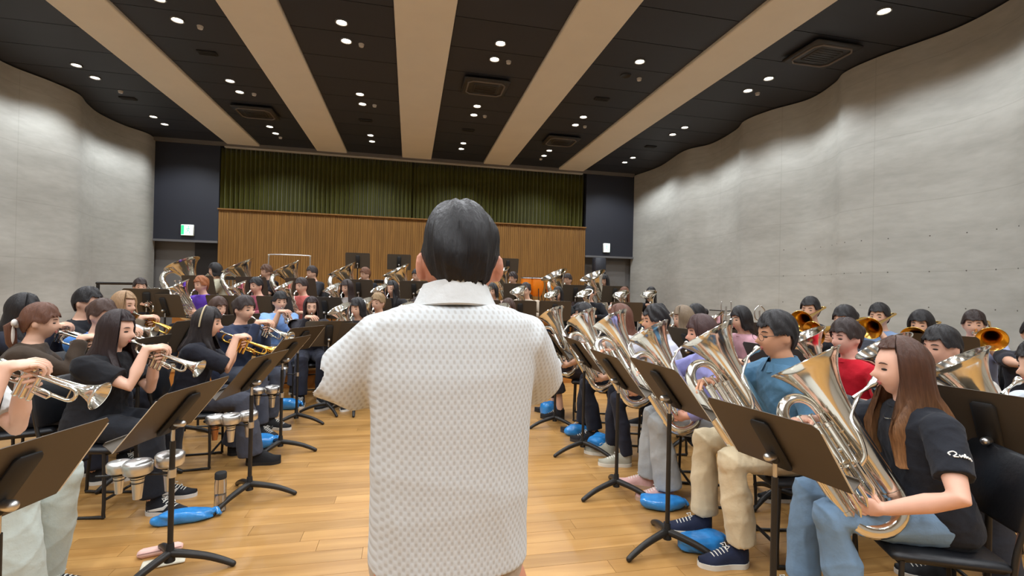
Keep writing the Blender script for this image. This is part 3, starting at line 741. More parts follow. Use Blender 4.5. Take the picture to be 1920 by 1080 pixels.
def person(who, label, head, az, pose, floor=0.0, hair='short', hairc=(32, 28, 28), shirt=(30, 30, 32), pants=(30, 30, 34), sleeve='short', loose=.006, cut='straight', sex='f', det='lo', skin=(222, 176, 150), shoes=((40, 40, 42), (225, 222, 214)), spread=.02, shift=.05, collar='crew', shoekind='sneaker', group=None, seed=0, extras=()):
    s = (head[2]-floor)/HEAD_C[2]; fw = np.array([math.cos(math.radians(az)), math.sin(math.radians(az))])
    rz = math.radians(az)-math.pi/2
    loc = (head[0]-fw[0]*HEAD_C[1]*s, head[1]-fw[1]*HEAD_C[1]*s, floor)
    bm_ = body_mesh(pose, det, sex, spread, shift)
    o = link('person', bm_, None, skinm(skin)); o.location = loc; o.rotation_euler = (0, 0, rz); o.scale = (s,)*3
    tag(o, label, 'person', group)
    link('shirt', shirt_mesh(pose, det, sex, sleeve, loose, .43, collar), o, cloth(shirt))
    link('trousers' if cut != 'skirt' else 'skirt', trouser_mesh(det, spread, shift, cut), o, cloth(pants))
    h = link('hair', hair_mesh(hair, det, seed), o, hairm(hairc, (164, 118, 76) if 'ombre' in extras else None)); h.location = HEAD_C; h.rotation_euler = (-HPITCH, 0, 0)
    if hair == 'up' and 'ribbon' not in extras:
        b = MB().ell((0, -.105, .03), (.045, .04, .045), 14, 10).mesh('hair_bun'); q = link('hair_bun', b, o, hairm(hairc)); q.location = HEAD_C; q.rotation_euler = (-HPITCH, 0, 0)
    e_, b_, l_, ys, yb = face_meshes()
    for sd in (1, -1):
        p = HEAD_C+HEAD_R@np.array([sd*.030, ys-.0075, .004]); q = link('eye', e_, o); q.location = p; q.rotation_euler = (-HPITCH, 0, -sd*.42)
        p = HEAD_C+HEAD_R@np.array([sd*.031, yb-.0005, .030]); q = link('eyebrow', b_, o, hairm(hairc)); q.location = p; q.rotation_euler = (-HPITCH, 0, -sd*.42); q.scale = (sd, 1, 1)
    q = link('mouth', l_, o); q.location = HEAD_C+HEAD_R@np.array([0, .0955, -.058]); q.rotation_euler = (-HPITCH, 0, 0)
    um, sm, lm, stm = shoe_meshes(shoekind)
    for sd, (hp, kn, an) in legs(spread, shift).items():
        q = link('shoe', um, o, cloth(shoes[0])); q.location = (an[0], an[1]+.045, 0); q.rotation_euler = (0, 0, -sd*.12)
        link('sole', sm, q, mat('sole_%d_%d_%d' % shoes[1], shoes[1], .6))
        if det != 'lo':
            if shoekind == 'sneaker': link('laces', lm, q, mat('lace_white', (222, 218, 208), .8))
            if 'stripe' in extras: link('side_stripe', stm, q, mat('stripe_white', (220, 218, 212), .6))
    if 'glasses' in extras:
        g = MB()
        for sd in (1, -1):
            g.tube([(sd*.033+.026*math.cos(t), .0, .018*math.sin(t)) for t in np.linspace(0, 2*math.pi, 21)], .0012, 5, cap=False)
            g.tube([(sd*.058, 0, .006), (sd*.079, -.03, .008), (sd*.083, -.10, .006), (sd*.081, -.115, -.01)], .0016, 5)
        g.tube([(-.008, .002, .004), (0, .005, .007), (.008, .002, .004)], .0016, 5)
        q = g.build('glasses', mat('glasses_wire', (58, 50, 46), .35, .6), o); q.location = HEAD_C+HEAD_R@np.array([0, .104, .003]); q.rotation_euler = (-HPITCH, 0, 0)
    if 'headband' in extras:
        q = MB().tube([((HR[0]+.026)*math.cos(t), -.03, (HR[2]+.026)*math.sin(t)) for t in np.linspace(-.2, math.pi+.2, 26)], .006, 7).build('headband', mat('headband', (196, 178, 142), .5), o); q.location = HEAD_C; q.rotation_euler = (-HPITCH, 0, 0)
    if 'ribbon' in extras:
        q = MB().ell((0, -.115, -.01), (.038, .02, .03), 12, 8).ell((.045, -.12, .0), (.035, .016, .026), 12, 8).ell((-.045, -.12, .0), (.035, .016, .026), 12, 8).ell((.02, -.13, -.08), (.018, .01, .07), 10, 8).build('ribbon', cloth((226, 220, 212)), o); q.location = HEAD_C
        q = MB().tube([(0, -.1, .02), (0, -.15, -.03), (0, -.14, -.14), (0, -.12, -.22)], [.02, .035, .03, .006], 10, round_ends=True).build('ponytail', hairm(hairc), o); q.location = HEAD_C
    if 'necklace' in extras:
        q = MB().tube([(.062*math.cos(t), .018+LEAN+.066*math.sin(t)+.03*max(0, math.sin(t)), .985-.045*max(0, math.sin(t))) for t in np.linspace(0, 2*math.pi, 40)], .0024, 5, cap=False).build('necklace', SILVER, o)
    if 'print' in extras:    # pale lettering on the sleeve edge
        Sh, El, W = CACHE[('arm', pose, sex, -1)]; ax = unit(El-Sh); c0 = Sh+(El-Sh)*.5
        side = unit(np.array([-1, 0, .1])-ax*np.dot([-1, 0, .1], ax)); t = -unit(np.cross(ax, side))
        pr = MB()
        def P(u, v): return c0+t*u+ax*(.0-v)+side*(.066+.006-u*u*9)
        for c_ in ([(-.03, .0), (-.034, .008), (-.022, .014), (-.014, .006), (-.024, -.004), (-.01, -.004)], [(-.008, .004), (-.004, -.004), (.002, .004), (.006, -.004)], [(.006, -.003), (.010, .01), (.012, -.004)], [(.014, -.002), (.018, .004), (.022, -.003), (.026, .003), (.032, -.006)]):
            pr.tube(spline([P(u*1.1, v*1.1) for u, v in c_], 14), .0026, 5)
        pr.build('sleeve_lettering', mat('print_white', (226, 224, 218), .7), o)
    M = Matrix.Translation(Vector(loc))@Matrix.Rotation(rz, 4, 'Z')@Matrix.Scale(s, 4)
    return o, M

# ================================================================== INSTRUMENTS
def part_objs(parts, name):
    """parts: list of (part name, MB, material, children) -> Empty prototype"""
    e = empty(name)
    for p in parts:
        o = p[1].build(p[0], p[2], e)
        for c in (p[3] if len(p) > 3 else []): c[1].build(c[0], c[2], o)
    return e
def place(proto, M, label, cat, group, used=set()):
    if proto.name in used: o = copy_tree(proto)
    else: o = proto; used.add(proto.name)
    o.matrix_basis = M; tag(o, label, cat, group); return o
def bell_profile(L, r0, r1, n=16, p=5.0, lip=True):
    out = []
    for i in range(n):
        t = i/(n-1); out.append((L*t, r0+(r1*.42-r0)*t**1.6+(r1*.58)*t**(p*2.2)))
    if lip: out += [(L+.002, r1*1.0), (L+.001, r1*.985)]
    # inner wall back down
    for i in range(n-1, 2, -1):
        t = i/(n-1); out.append((L*t-.003, max(.004, r0+(r1*.42-r0)*t**1.6+(r1*.58)*t**(p*2.2)-.0035)))
    return out
def mouthpiece(o, ax, k=1.0):
    """rim at o, shank going along ax"""
    return MB().lathe([(.012*k, .003*k), (.004*k, .0075*k), (.0, .0105*k), (.0, .0135*k), (.004*k, .0135*k), (.012*k, .012*k), (.022*k, .007*k), (.04*k, .0048*k), (.085*k, .0055*k)], 14, o, ax)
def make_cornet(name, M1, M2):
    # local frame: mouthpiece rim at origin, +Y along the horn, +Z up
    X = np.array([1., 0, 0]); Y = np.array([0, 1., 0]); Z = np.array([0, 0, 1.])
    be = MB(); be.lathe(bell_profile(.27, .0085, .061, p=3.2), 24, (-.022, .19, -.004), (0, 1, 0))
    be.tube(np.vstack([[(-.022, .2, -.004), (-.022, .06, -.004)], arc((-.022, .06, -.036), .032, math.pi/2, 1.5*math.pi, -Y*-1*-1, Z, 9)[1:] if False else [np.array([-.022, .06-.032*math.sin(a), -.036+.032*math.cos(a)]) for a in np.linspace(0, math.pi, 9)][1:], [(-.018, .165, -.066)]]), .0075, 9)
    lead = MB().tube(np.vstack([[(0.004, .075, 0), (.012, .18, .0), (.012, .34, .0)]]), .0068, 9)
    ts = MB().tube(np.vstack([[(.012, .32, 0)], [np.array([.012, .365+.027*math.sin(a), -.027+.027*math.cos(a)]) for a in np.linspace(0, math.pi, 9)], [(.010, .25, -.054)]]), .0078, 9)
    ts.tube([(.012, .365, -.002), (.012, .365, -.052)], .003, 6)
    parts = [('bell', be, M1, [('bell_rim', MB().tube([(-.022+.061*math.cos(t), .4605, -.004+.061*math.sin(t)) for t in np.linspace(0, 2*math.pi, 28)], .0022, 5, cap=False), M1)]), ('leadpipe', lead, M1), ('tuning_slide', ts, M1), ('mouthpiece', mouthpiece((0, 0, 0), (0.03, 1, 0)), SILVER)]
    for i in range(3):
        y = .172+i*.028
        v = MB().lathe([(-.102, .0001), (-.102, .007), (-.096, .0115), (-.088, .0105), (.018, .0105), (.02, .0118), (.030, .0118), (.032, .004)], 12, (-.003, y, -.012))
        b = MB().lathe([(.03, .0028), (.048, .0028), (.048, .0085), (.052, .0085), (.053, .0001)], 10, (-.003, y, -.012))
        parts.append(('valve', v, M1, [('valve_button', b, M2)]))
    s3 = MB().tube([(.01, .235, -.045), (.02, .30, -.045), (.024, .31, -.056), (.02, .30, -.068), (.01, .235, -.068)], .006, 8)
    s1 = MB().tube([(.008, .165, -.03), (.02, .10, -.03), (.022, .088, -.041), (.02, .10, -.052), (.008, .165, -.052)], .006, 8)
    s1.tube([(.024+.015*math.cos(t), .118, -.03+.02+.015*math.sin(t)) for t in np.linspace(0, 6.283, 16)], .0025, 5, cap=False)
    parts += [('valve_slide', s3, M1), ('valve_slide', s1, M1)]
    return part_objs(parts, name)
def make_bellhorn(name, sc, pose, bellr, Lb, tr, M1, nv=3, gold=None, W=.19, top=None):
    """upright valved horn. local frame: +Y = away from player (a), +Z = bell axis (c), +X = player's right. units scaled by sc"""
    k = sc; parts = []
    gold = gold or M1
    be = MB(); be.lathe(bell_profile(Lb*k, tr*1.0*k, bellr*k, 20, p=2.6), 30, (0, 0, .10*k), (0, 0, 1))
    parts.append(('bell', be, M1, [('bell_rim', MB().tube([(bellr*k*math.cos(t), bellr*k*math.sin(t), (.10+Lb)*k) for t in np.linspace(0, 2*math.pi, 36)], .0035*k, 6, cap=False), M1)]))
    # bottom bow
    pts = [(0, 0, .14)]+[(0, W/2-W/2*math.cos(a), .095-.085*math.sin(a)) for a in np.linspace(0, math.pi, 15)]+[(0, W, .14)]
    n = len(pts); parts.append(('bottom_bow', MB().tube(np.array(pts)*k, np.linspace(tr, tr*.8, n)*k, 14).tube([(0, .004, .1*k), (0, .004, .112*k)], tr*1.12*k, 14).tube([(0, W*k, .10*k), (0, W*k, .112*k)], tr*.92*k, 14), M1))
    # outer branch, top bow, down branch
    top = top or .46*Lb/.54; RB = (W-.058)/2
    q = [(0, W, .13), (.0, W+.005, .25), (.004, W+.008, top-.02)]+[(.006, W+.008-RB+RB*math.cos(a), top+RB*math.sin(a)*1.1) for a in np.linspace(0, math.pi, 13)]+[(.01, W+.005-2*RB, top-.03), (.018, .07, .24), (.02, .09, .16)]
    q = np.array(q); parts.append(('outer_branch', MB().tube(q*k, np.linspace(tr*.78, tr*.36, len(q))*k, 12).tube([(0, (W+.006)*k, (top-.04)*k), (0, (W+.006)*k, (top-.025)*k)], tr*.82*k, 12), M1))
    # inner nested bows at the bottom
    ib = MB()
    for j, (w0, zz) in enumerate(((.125, .105), (.085, .13))):
        y0 = .035+j*.012
        pts = [(.03, y0, .26)]+[(.03, y0+w0/2-w0/2*math.cos(a), zz-.055*math.sin(a)) for a in np.linspace(0, math.pi, 11)]+[(.03, y0+w0, .25)]
        ib.tube(np.array(pts)*k, tr*.36*k, 9)
    parts.append(('inner_bows', ib, M1))
    # valves on the player's left side of the instrument plane
    for i in range(nv):
        y = .075+i*.040; x = -.038
        v = MB().lathe([(0, .0001), (0, .012), (.008, .0185), (.016, .0168), (.145, .0168), (.147, .0192), (.16, .0192), (.163, .006)], 14, (x*k, y*k, (.25+.012*i)*k))
        v.v[-1] *= 1
        b = MB().lathe([(.16, .0035), (.195, .0035), (.195, .0115), (.2, .0115), (.202, .0001)], 12, (x*k, y*k, (.25+.012*i)*k))
        if k != 1: 
            for q_ in (v, b):
                o = np.array([x*k, y*k, (.25+.012*i)*k]); q_.v[0] = (q_.v[0]-o)*k+o
        parts.append(('valve', v, M1, [('valve_button', b, gold)]))
    vs = MB()
    for i in range(nv):
        y = .075+i*.040
        vs.tube(np.array([(-.045, y, .26), (-.068, y+.004, .25), (-.072, y+.006, .16-.02*i), (-.06, y+.014, .135-.02*i), (-.05, y+.02, .16-.02*i), (-.042, y+.018, .25)])*k, .0075*k, 7)
    vs.tube(np.array([(-.035, .06, .3), (-.036, .19, .325)])*k, .009*k, 8); vs.tube(np.array([(-.035, .06, .24), (-.036, .19, .26)])*k, .009*k, 8)
    parts.append(('valve_slides', vs, M1))
    # braces
    br = MB().tube(np.array([(0, .0, .3), (.0, W, .32)])*k, .004*k, 6).tube(np.array([(-.02, .0, .36), (-.035, .12, .36)])*k, .004*k, 6)
    parts.append(('brace', br, M1))
    a, c = HMP[pose]
    lead = spline([(-.004, a+.07, c-.012), (-.022, a+.11, c-.03), (-.045, -.005, c-.075), (-.058, .01, c-.14), (-.05, .03, .26), (-.038, .06, .235)], 26)
    parts.append(('leadpipe', MB().tube(lead*k, np.linspace(.0068, .0095, 26)*k, 9), M1))
    parts.append(('mouthpiece', mouthpiece((0, a*k, c*k), (-.06, 1, -.16), 1.45 if k > .9 else 1.15), SILVER))
    return part_objs(parts, name)
def make_trombone(name, M1, M2):
    # mouthpiece rim at origin, +Y forward, +X right
    be = MB(); be.lathe(bell_profile(.40, .0095, .102, p=3.0), 28, (-.105, -.02, .055), (0, 1, 0)); be.tube([(-.105, -.02, .055), (-.105, -.2, .055)], .0095, 9)
    bow = MB().tube([(-.105, -.19, .055)]+[np.array([-.06-.045*math.cos(a), -.2-.05*math.sin(a), .055-.018*(1-math.cos(a))/2]) for a in np.linspace(0, math.pi, 11)]+[(-.015, .06, .02)], .0085, 9)
    sl = MB()
    sl.tube([(0, .08, 0), (0, .62, 0)], .0068, 9); sl.tube([(-.0, .10, -.075), (0, .62, -.075)], .0068, 9)
    us = MB().tube([(0, .45, 0), (0, .82, 0)]+[np.array([0, .82+.03*math.sin(a), -.0375+.0375*math.cos(a)]) for a in np.linspace(0, math.pi, 9)]+[(0, .45, -.075)], .0085, 9).tube([(0, .47, 0), (0, .47, -.075)], .005, 7)
    br = MB().tube([(-.105, .05, .055), (-.0, .09, .0)], .004, 6).tube([(0, .12, 0), (0, .12, -.075)], .0045, 6).tube([(-.015, .06, .02), (0, .1, -.075)], .0075, 8)
    return part_objs([('bell', be, M1, [('bell_rim', MB().tube([(-.105+.102*math.cos(t), .381, .055+.102*math.sin(t)) for t in np.linspace(0, 6.2832, 32)], .0026, 5, cap=False), M1)]), ('tuning_bow', bow, M1), ('inner_slide', sl, M2), ('outer_slide', us, M2), ('brace', br, M2), ('mouthpiece', mouthpiece((0, 0, 0), (0, 1, 0), 1.25), SILVER)], name)
PROTO = {'cornet': make_cornet('cornet', SILVER, SILVER), 'gold_cornet': make_cornet('brass_cornet', GOLD, SILVER),
         'euph': make_bellhorn('euphonium', 1.12, 'euph', .142, .545, .036, SILVER), 'horn': make_bellhorn('tenor_horn', .82, 'horn', .18, .53, .03, SILVER),
         'tuba': make_bellhorn('tuba', 1.45, 'tuba', .188, .545, .044, SILVER, W=.25, top=.50), 'bone': make_trombone('trombone', GOLD, SILVER), 'silver_bone': make_trombone('silver_trombone', SILVER, SILVER)}
INAME = {'cornet': 'silver cornet', 'gold_cornet': 'brass-gold cornet', 'euph': 'silver euphonium', 'horn': 'silver tenor horn', 'tuba': 'silver tuba', 'bone': 'trombone with gold bell', 'silver_bone': 'silver trombone'}
ICAT = {'cornet': 'cornet', 'gold_cornet': 'cornet', 'euph': 'euphonium', 'horn': 'tenor horn', 'tuba': 'tuba', 'bone': 'trombone', 'silver_bone': 'trombone'}
def instrument(kind, Mp, who, rate=1.0):
    if kind in ('cornet', 'gold_cornet'): L = Matrix.Translation(Vector(MOUTH+np.array([0, .004, 0])))@Matrix.Rotation(-CANG, 4, 'X')
    elif kind in ('euph', 'horn', 'tuba'):
        o, A, C = horn_frame(kind); L = Matrix.Translation(Vector(o))@Matrix.Rotation(ROLLH[kind], 4, 'Y')@Matrix.Rotation(-TILT[kind], 4, 'X')
    else: L = Matrix.Translation(Vector(MOUTH+np.array([0, .004, 0])))@Matrix.Rotation(-.22, 4, 'X')
    return place(PROTO[kind], Mp@L, '%s played by %s' % (INAME[kind], who), ICAT[kind], ICAT[kind]+'s of the band')
POSE = {'cornet': 'cornet', 'gold_cornet': 'cornet', 'euph': 'euph', 'horn': 'horn', 'tuba': 'tuba', 'bone': 'bone', 'silver_bone': 'bone'}

# ================================================================== FURNITURE
def make_chair():
    e = empty('stacking_chair')
    st = MB().rbox((0, .03, .435), (.43, .42, .045), .018).build('seat', BLACKPAD, e)
    b = MB(); n = 9; V = []
    R = rx(.2)
    bk = MB().rbox((0, 0, 0), (.42, .035, .30), .014)
    bk.v[0] = bk.v[0]@R.T+np.array([0, -.235, .72]); bk.build('backrest', BLACKPAD, e)
    for sd in (1, -1):
        p = [(sd*.2, -.26, .86), (sd*.2, -.215, .62), (sd*.2, -.18, .42), (sd*.2, -.20, .06), (sd*.2, -.17, .013), (sd*.2, .17, .013), (sd*.2, .205, .05), (sd*.2, .20, .42)]
        MB().tube(spline(p, 40), .0105, 8).build('side_frame', BLACKM, e)
    MB().tube([(-.2, .2, .405), (.2, .2, .405)], .009, 8).build('stretcher', BLACKM, e)
    MB().tube([(-.2, -.19, .25), (.2, -.19, .25)], .009, 8).build('stretcher', BLACKM, e)
    MB().tube([(-.2, .205, .12), (.2, .205, .12)], .009, 8).build('stretcher', BLACKM, e)
    return e
CHAIR = make_chair()
def chair(Mp, who):
    loc, rot, sc = Mp.decompose()
    return place(CHAIR, Matrix.Translation(loc)@rot.to_matrix().to_4x4()@Matrix.Scale(sc[0]*.985, 4), 'black padded stacking chair under %s' % who, 'chair', 'black stacking chairs')
def make_stand(hd, tilt):
    """music stand; the player is on the +Y side, the plain back of the desk faces -Y. hd = knob height"""
    e = empty('music_stand')
    R = rx(tilt)      # top of the desk leans away from the player (-Y)
    def tf(mb):
        mb.v = [v@R.T+np.array([0, -.005, hd]) for v in mb.v]; return mb
    dk = MB(); c = .02
    # plate with clipped top corners
    w_, h0, h1 = .255, -.12, .225
    out = [(-w_, h0), (w_, h0), (w_, h1-c), (w_-c, h1), (-w_+c, h1), (-w_, h1-c)]
    k = len(out); dk.add([(x, .018, z) for x, z in out]+[(x, .0205, z) for x, z in out], [tuple(range(k)), tuple(range(2*k-1, k-1, -1))]+[(i, i+k, (i+1) % k+k, (i+1) % k) for i in range(k)])
    d = tf(dk).build('desk', DESKM, e, smooth=False)
    tf(MB().box((0, .048, h0), (.51, .06, .003))).build('lip', DESKM, e, smooth=False); tf(MB().box((0, .078, h0+.008), (.51, .003, .018))).build('lip_edge', DESKM, e, smooth=False)
    tf(MB().rbox((0, .004, .04), (.085, .028, .27), .014)).build('channel', CHANNEL, e)
    MB().tube([(0, -.012, hd-.012), (0, -.045, hd-.012)], [.016, .018], 14, round_ends=True).build('knob', CHROME, e)
    MB().tube([(0, 0, hd-.03), (0, 0, hd+.012)], .017, 12, round_ends=True).build('tilt_head', CHANNEL, e)
    MB().tube([(0, 0, .5), (0, 0, hd-.03)], .009, 10).build('upper_pole', CHROME, e)
    MB().tube([(0, 0, .06), (0, 0, hd-.10)], .0128, 12).build('lower_pole', BLACKM, e)
    MB().tube([(0, 0, .06), (0, 0, .15)], [.024, .0165], 12).build('hub', RUBBER, e)
    for a in (45, 165, 285):
        u = np.array([math.cos(math.radians(a)), math.sin(math.radians(a)), 0])
        P = [u*.01+np.array([0, 0, .10]), u*.08+np.array([0, 0, .088]), u*.17+np.array([0, 0, .066]), u*.245+np.array([0, 0, .036]), u*.285+np.array([0, 0, .016])]
        MB().tube(spline(P, 12), np.linspace(.021, .015, 12), 9, round_ends=True).build('leg', BLACKM, e)
    return e
STANDS = {}
def stand(x, y, az, label, floor=0.0, hd=.83, tilt=.45, music=False, rot=0.0):
    """az: direction (deg) in which the player sits"""
    key = (round(hd, 2), round(tilt, 2))
    if key not in STANDS: STANDS[key] = make_stand(hd, tilt)
    o = place(STANDS[key], Matrix.Translation((x, y, floor))@Matrix.Rotation(math.radians(az-90), 4, 'Z'), label, 'music stand', 'black music stands')
    if music:
        R = rx(tilt)
        s = MB(); 
        for sd in (1, -1): s.add([np.array([sd*a, .0225+.004*math.sin(a*16), b])@R.T+np.array([0, -.005, hd]) for b in (-.115, .19) for a in np.linspace(.0, .264, 6)]+[np.array([sd*a, .0235+.004*math.sin(a*16), b])@R.T+np.array([0, -.005, hd]) for b in (-.115, .19) for a in np.linspace(.0, .264, 6)], [(i, i+1, i+7, i+6) for i in range(5)]+[(12+i, 12+i+6, 12+i+7, 12+i+1) for i in range(5)]+[(5, 17, 23, 11), (6, 11+0, 23, 18)])
        q = s.build('sheet_music', PAPER); q.matrix_basis = o.matrix_basis.copy(); tag(q, 'open white sheet music on the %s' % label.replace('black music ', ''), 'sheet music', 'sheet music')
    return o

# ================================================================== BAND
BLK = (33, 30, 31); BRN = (70, 48, 38); DBR = (48, 36, 33)
def player(who, label, head, az, inst, **kw):
    nostand = kw.pop('nostand', False)
    o, M = person(who, label, head, az, POSE[inst], **kw)
    instrument(inst, M, who); chair(M, who)
    return M
# --- euphonium row on the right
player('the girl in black T-shirt with long brown hair', 'young woman in black T-shirt with long brown hair, seated nearest on the right', (2.10, 1.69, 1.15), 155, 'euph', det='hi', hair='long', hairc=(74, 48, 36), shirt=(33, 35, 42), pants=(120, 148, 176), cut='straight', skin=(232, 182, 158), extras=('necklace', 'print', 'ombre'), seed=1, spread=.03)
player('the man in blue shirt and glasses', 'man in blue shirt, glasses and cream trousers playing in the right front row', (2.07, 2.38, 1.225), 168, 'euph', det='hi', sex='m', hair='short', hairc=BLK, shirt=(76, 114, 142), pants=(216, 198, 164), sleeve='half', loose=.012, cut='straight', collar='polo', skin=(206, 152, 120), shoes=((38, 44, 66), (228, 224, 212)), extras=('glasses',), spread=.07, shift=.03, seed=2)
player('the woman in lilac shirt', 'woman in lilac shirt with brown bob, playing beside the blue-shirted man', (2.07, 3.10, 1.17), 163, 'euph', det='mid', hair='bob', hairc=(66, 44, 42), shirt=(150, 150, 206), pants=(168, 170, 170), sleeve='long', loose=.010, cut='wide', skin=(224, 166, 142), shoes=((206, 164, 158), (188, 158, 134)), spread=.0, shift=.04, seed=3)
player('the man in white collared shirt', 'black-haired man in white collared shirt and dark trousers, right front row', (2.08, 3.78, 1.215), 162, 'euph', det='mid', sex='m', hair='curl', hairc=BLK, shirt=(196, 196, 206), pants=(38, 40, 52), sleeve='half', cut='slim', collar='polo', skin=(214, 160, 130), shoes=((168, 164, 148), (222, 218, 206)), seed=4)
player('the auburn-haired woman in white top', 'auburn-haired woman in white top half hidden behind a euphonium bell', (2.05, 4.42, 1.2), 160, 'euph', det='mid', hair='mid', hairc=(98, 62, 48), shirt=(204, 202, 200), pants=(34, 36, 46), sleeve='short', cut='straight', seed=5, shoes=((36, 34, 36), (60, 56, 54)))
player('the dark-haired woman in long skirt', 'dark-haired woman in long dark skirt at the far end of right front row', (1.98, 5.25, 1.19), 158, 'euph', det='mid', hair='mid', hairc=BLK, shirt=(186, 180, 176), pants=(52, 46, 48), sleeve='short', cut='skirt', seed=6, shoes=((30, 28, 30), (36, 34, 34)))
# --- second row right
player('the hidden player at the right edge', 'player in light grey shirt cut off by the right edge of the picture', (3.0, 1.73, 1.14), 158, 'euph', det='mid', sex='m', hair='short', shirt=(196, 204, 212), pants=(60, 62, 70), sleeve='long', seed=7)
player('the man in pale grey top', 'black-haired man in pale grey top behind the brown-haired girl', (3.16, 2.3, 1.16), 175, 'euph', det='mid', sex='m', hair='short', hairc=BLK, shirt=(196, 190, 182), pants=(50, 52, 60), skin=(216, 164, 140), seed=8)
player('the woman in bright red top', 'woman in bright red top with dark tied hair in second right row', (3.0, 2.8, 1.17), 178, 'horn', det='mid', hair='up', hairc=DBR, shirt=(196, 26, 44), pants=(40, 40, 48), skin=(232, 178, 158), seed=9)
player('the woman with dark fringe behind him', 'woman with straight dark fringe in second right row, dark top', (3.39, 4.4, 1.2), 180, 'horn', hair='bob', hairc=BLK, shirt=(196, 150, 160), pants=(40, 40, 48), seed=10)
player('the woman with black bun', 'woman with black bun in white top, second right row far end', (3.25, 4.98, 1.2), 178, 'horn', hair='up', hairc=BLK, shirt=(206, 206, 206), pants=(44, 44, 52), seed=11)
player('the player with ash-brown hair', 'player with ash-brown short hair and grey shirt in second right row', (2.86, 4.62, 1.19), 165, 'horn', hair='mid', hairc=(122, 104, 84), shirt=(176, 178, 180), pants=(44, 44, 52), seed=12)
player('the woman with ponytail hair top', 'dark-haired player visible just above the woman in red', (4.0, 3.75, 1.235), 185, 'bone', hair='up', hairc=BLK, shirt=(48, 50, 58), pants=(40, 40, 46), seed=13)
# --- trombones along the concrete wall
player('the leftmost trombonist by the wall', 'leftmost trombonist by the right concrete wall, man in black', (4.55, 4.72, 1.30), 205, 'bone', sex='m', hair='short', hairc=BLK, shirt=(44, 44, 50), pants=(38, 38, 44), floor=.0, seed=14)
player('the trombonist in light blue shirt', 'trombonist in light blue shirt sitting by the right wall', (5.0, 4.27, 1.255), 200, 'bone', sex='m', hair='short', hairc=BLK, shirt=(136, 160, 196), pants=(44, 46, 54), seed=15)
player('the trombonist with round black hair', 'trombonist with round black hair behind the man in grey', (4.7, 3.6, 1.21), 200, 'bone', sex='m', hair='bob', hairc=BLK, shirt=(70, 80, 112), pants=(40, 40, 46), seed=16)
player('the trombonist in pale lilac shirt', 'trombonist in pale lilac shirt facing us near the right edge', (5.42, 3.66, 1.215), 215, 'bone', sex='f', hair='up', hairc=DBR, shirt=(178, 188, 222), pants=(44, 46, 54), seed=17)
player('the trombonist at the right edge', 'trombonist cut off at the right edge of the picture', (5.30, 3.12, 1.17), 212, 'bone', sex='m', hair='short', hairc=BLK, shirt=(60, 62, 70), pants=(44, 46, 54), seed=18)
# --- cornets on the left
player('the player at the left edge in white', 'player in white top and pale green trousers cut off at left edge', (-1.88, 2.48, 1.2), -2, 'cornet', det='hi', hair='long2', hairc=DBR, shirt=(206, 208, 206), pants=(186, 196, 190), cut='wide', skin=(228, 182, 158), seed=19, loose=.01, spread=.03)
player('the woman in black with long hair', 'woman in black T-shirt with long dark hair playing cornet, left front row', (-1.85, 3.58, 1.135), -8, 'cornet', det='hi', hair='long2', hairc=(44, 32, 32), shirt=(26, 26, 30), pants=(30, 32, 38), cut='straight', loose=.014, skin=(230, 184, 160), shoes=((28, 29, 34), (206, 202, 196)), extras=('stripe',), seed=20)
player('the woman with pale headband', 'woman in black with pale headband and patterned trousers playing gold cornet', (-1.60, 4.33, 1.13), 6, 'gold_cornet', det='hi', hair='mid', hairc=(38, 32, 32), shirt=(28, 29, 38), pants=(66, 68, 78), cut='wide', sleeve='half', skin=(226, 178, 152), shoes=((30, 30, 32), (26, 26, 28)), shoekind='boot', extras=('headband',), seed=21, spread=.06, shift=.1)
player('the woman in navy sweater', 'woman in navy sweater with dark fringe playing cornet, left side', (-1.62, 5.27, 1.2), -28, 'cornet', det='mid', hair='up', hairc=DBR, shirt=(46, 54, 76), pants=(70, 74, 86), sleeve='long', seed=22, skin=(226, 178, 152))
player('the small woman in white blouse', 'small woman in white blouse partly hidden behind the headband wearer', (-2.2, 6.25, 1.165), -35, 'cornet', hair='bob', hairc=BRN, shirt=(214, 214, 212), pants=(60, 64, 76), sleeve='long', seed=23)
player('the woman in light blue sweatshirt', 'woman in light blue sweatshirt with tied dark hair playing cornet', (-1.72, 7.05, 1.225), -62, 'cornet', det='mid', hair='up', hairc=BLK, shirt=(136, 172, 226), pants=(84, 90, 110), sleeve='half', loose=.014, seed=24)
player('the woman in dark cardigan', 'woman in dark cardigan with long dark hair pointing cornet at us', (-1.24, 6.62, 1.175), -75, 'cornet', det='mid', hair='long2', hairc=(44, 30, 30), shirt=(44, 42, 48), pants=(48, 50, 62), sleeve='long', seed=25)
# --- second and third row left
player('the girl with white hair ribbon', 'girl with white hair ribbon and brown cardigan playing cornet', (-2.52, 3.97, 1.155), 22, 'cornet', det='mid', hair='up', hairc=(96, 62, 46), shirt=(66, 54, 44), pants=(44, 46, 58), sleeve='long', loose=.01, extras=('ribbon',), seed=26)
player('the dark-haired player at far left', 'dark-haired player in navy sitting at the far left behind the ribbon girl', (-3.05, 4.62, 1.2), 0, 'cornet', hair='mid', hairc=BLK, shirt=(34, 36, 48), pants=(40, 42, 50), sleeve='long', seed=27)
player('the man in black T-shirt at left', 'man in black T-shirt sitting against the left concrete wall', (-2.9, 5.14, 1.25), -5, 'cornet', det='mid', sex='m', hair='short', hairc=BLK, shirt=(26, 28, 34), pants=(40, 42, 50), seed=28)
player('the player in mid-blue top', 'brown-haired player in mid-blue top behind the woman in black', (-2.47, 4.57, 1.17), -18, 'cornet', det='mid', hair='up', hairc=(70, 50, 42), shirt=(66, 118, 182), pants=(48, 50, 60), sleeve='half', seed=29)
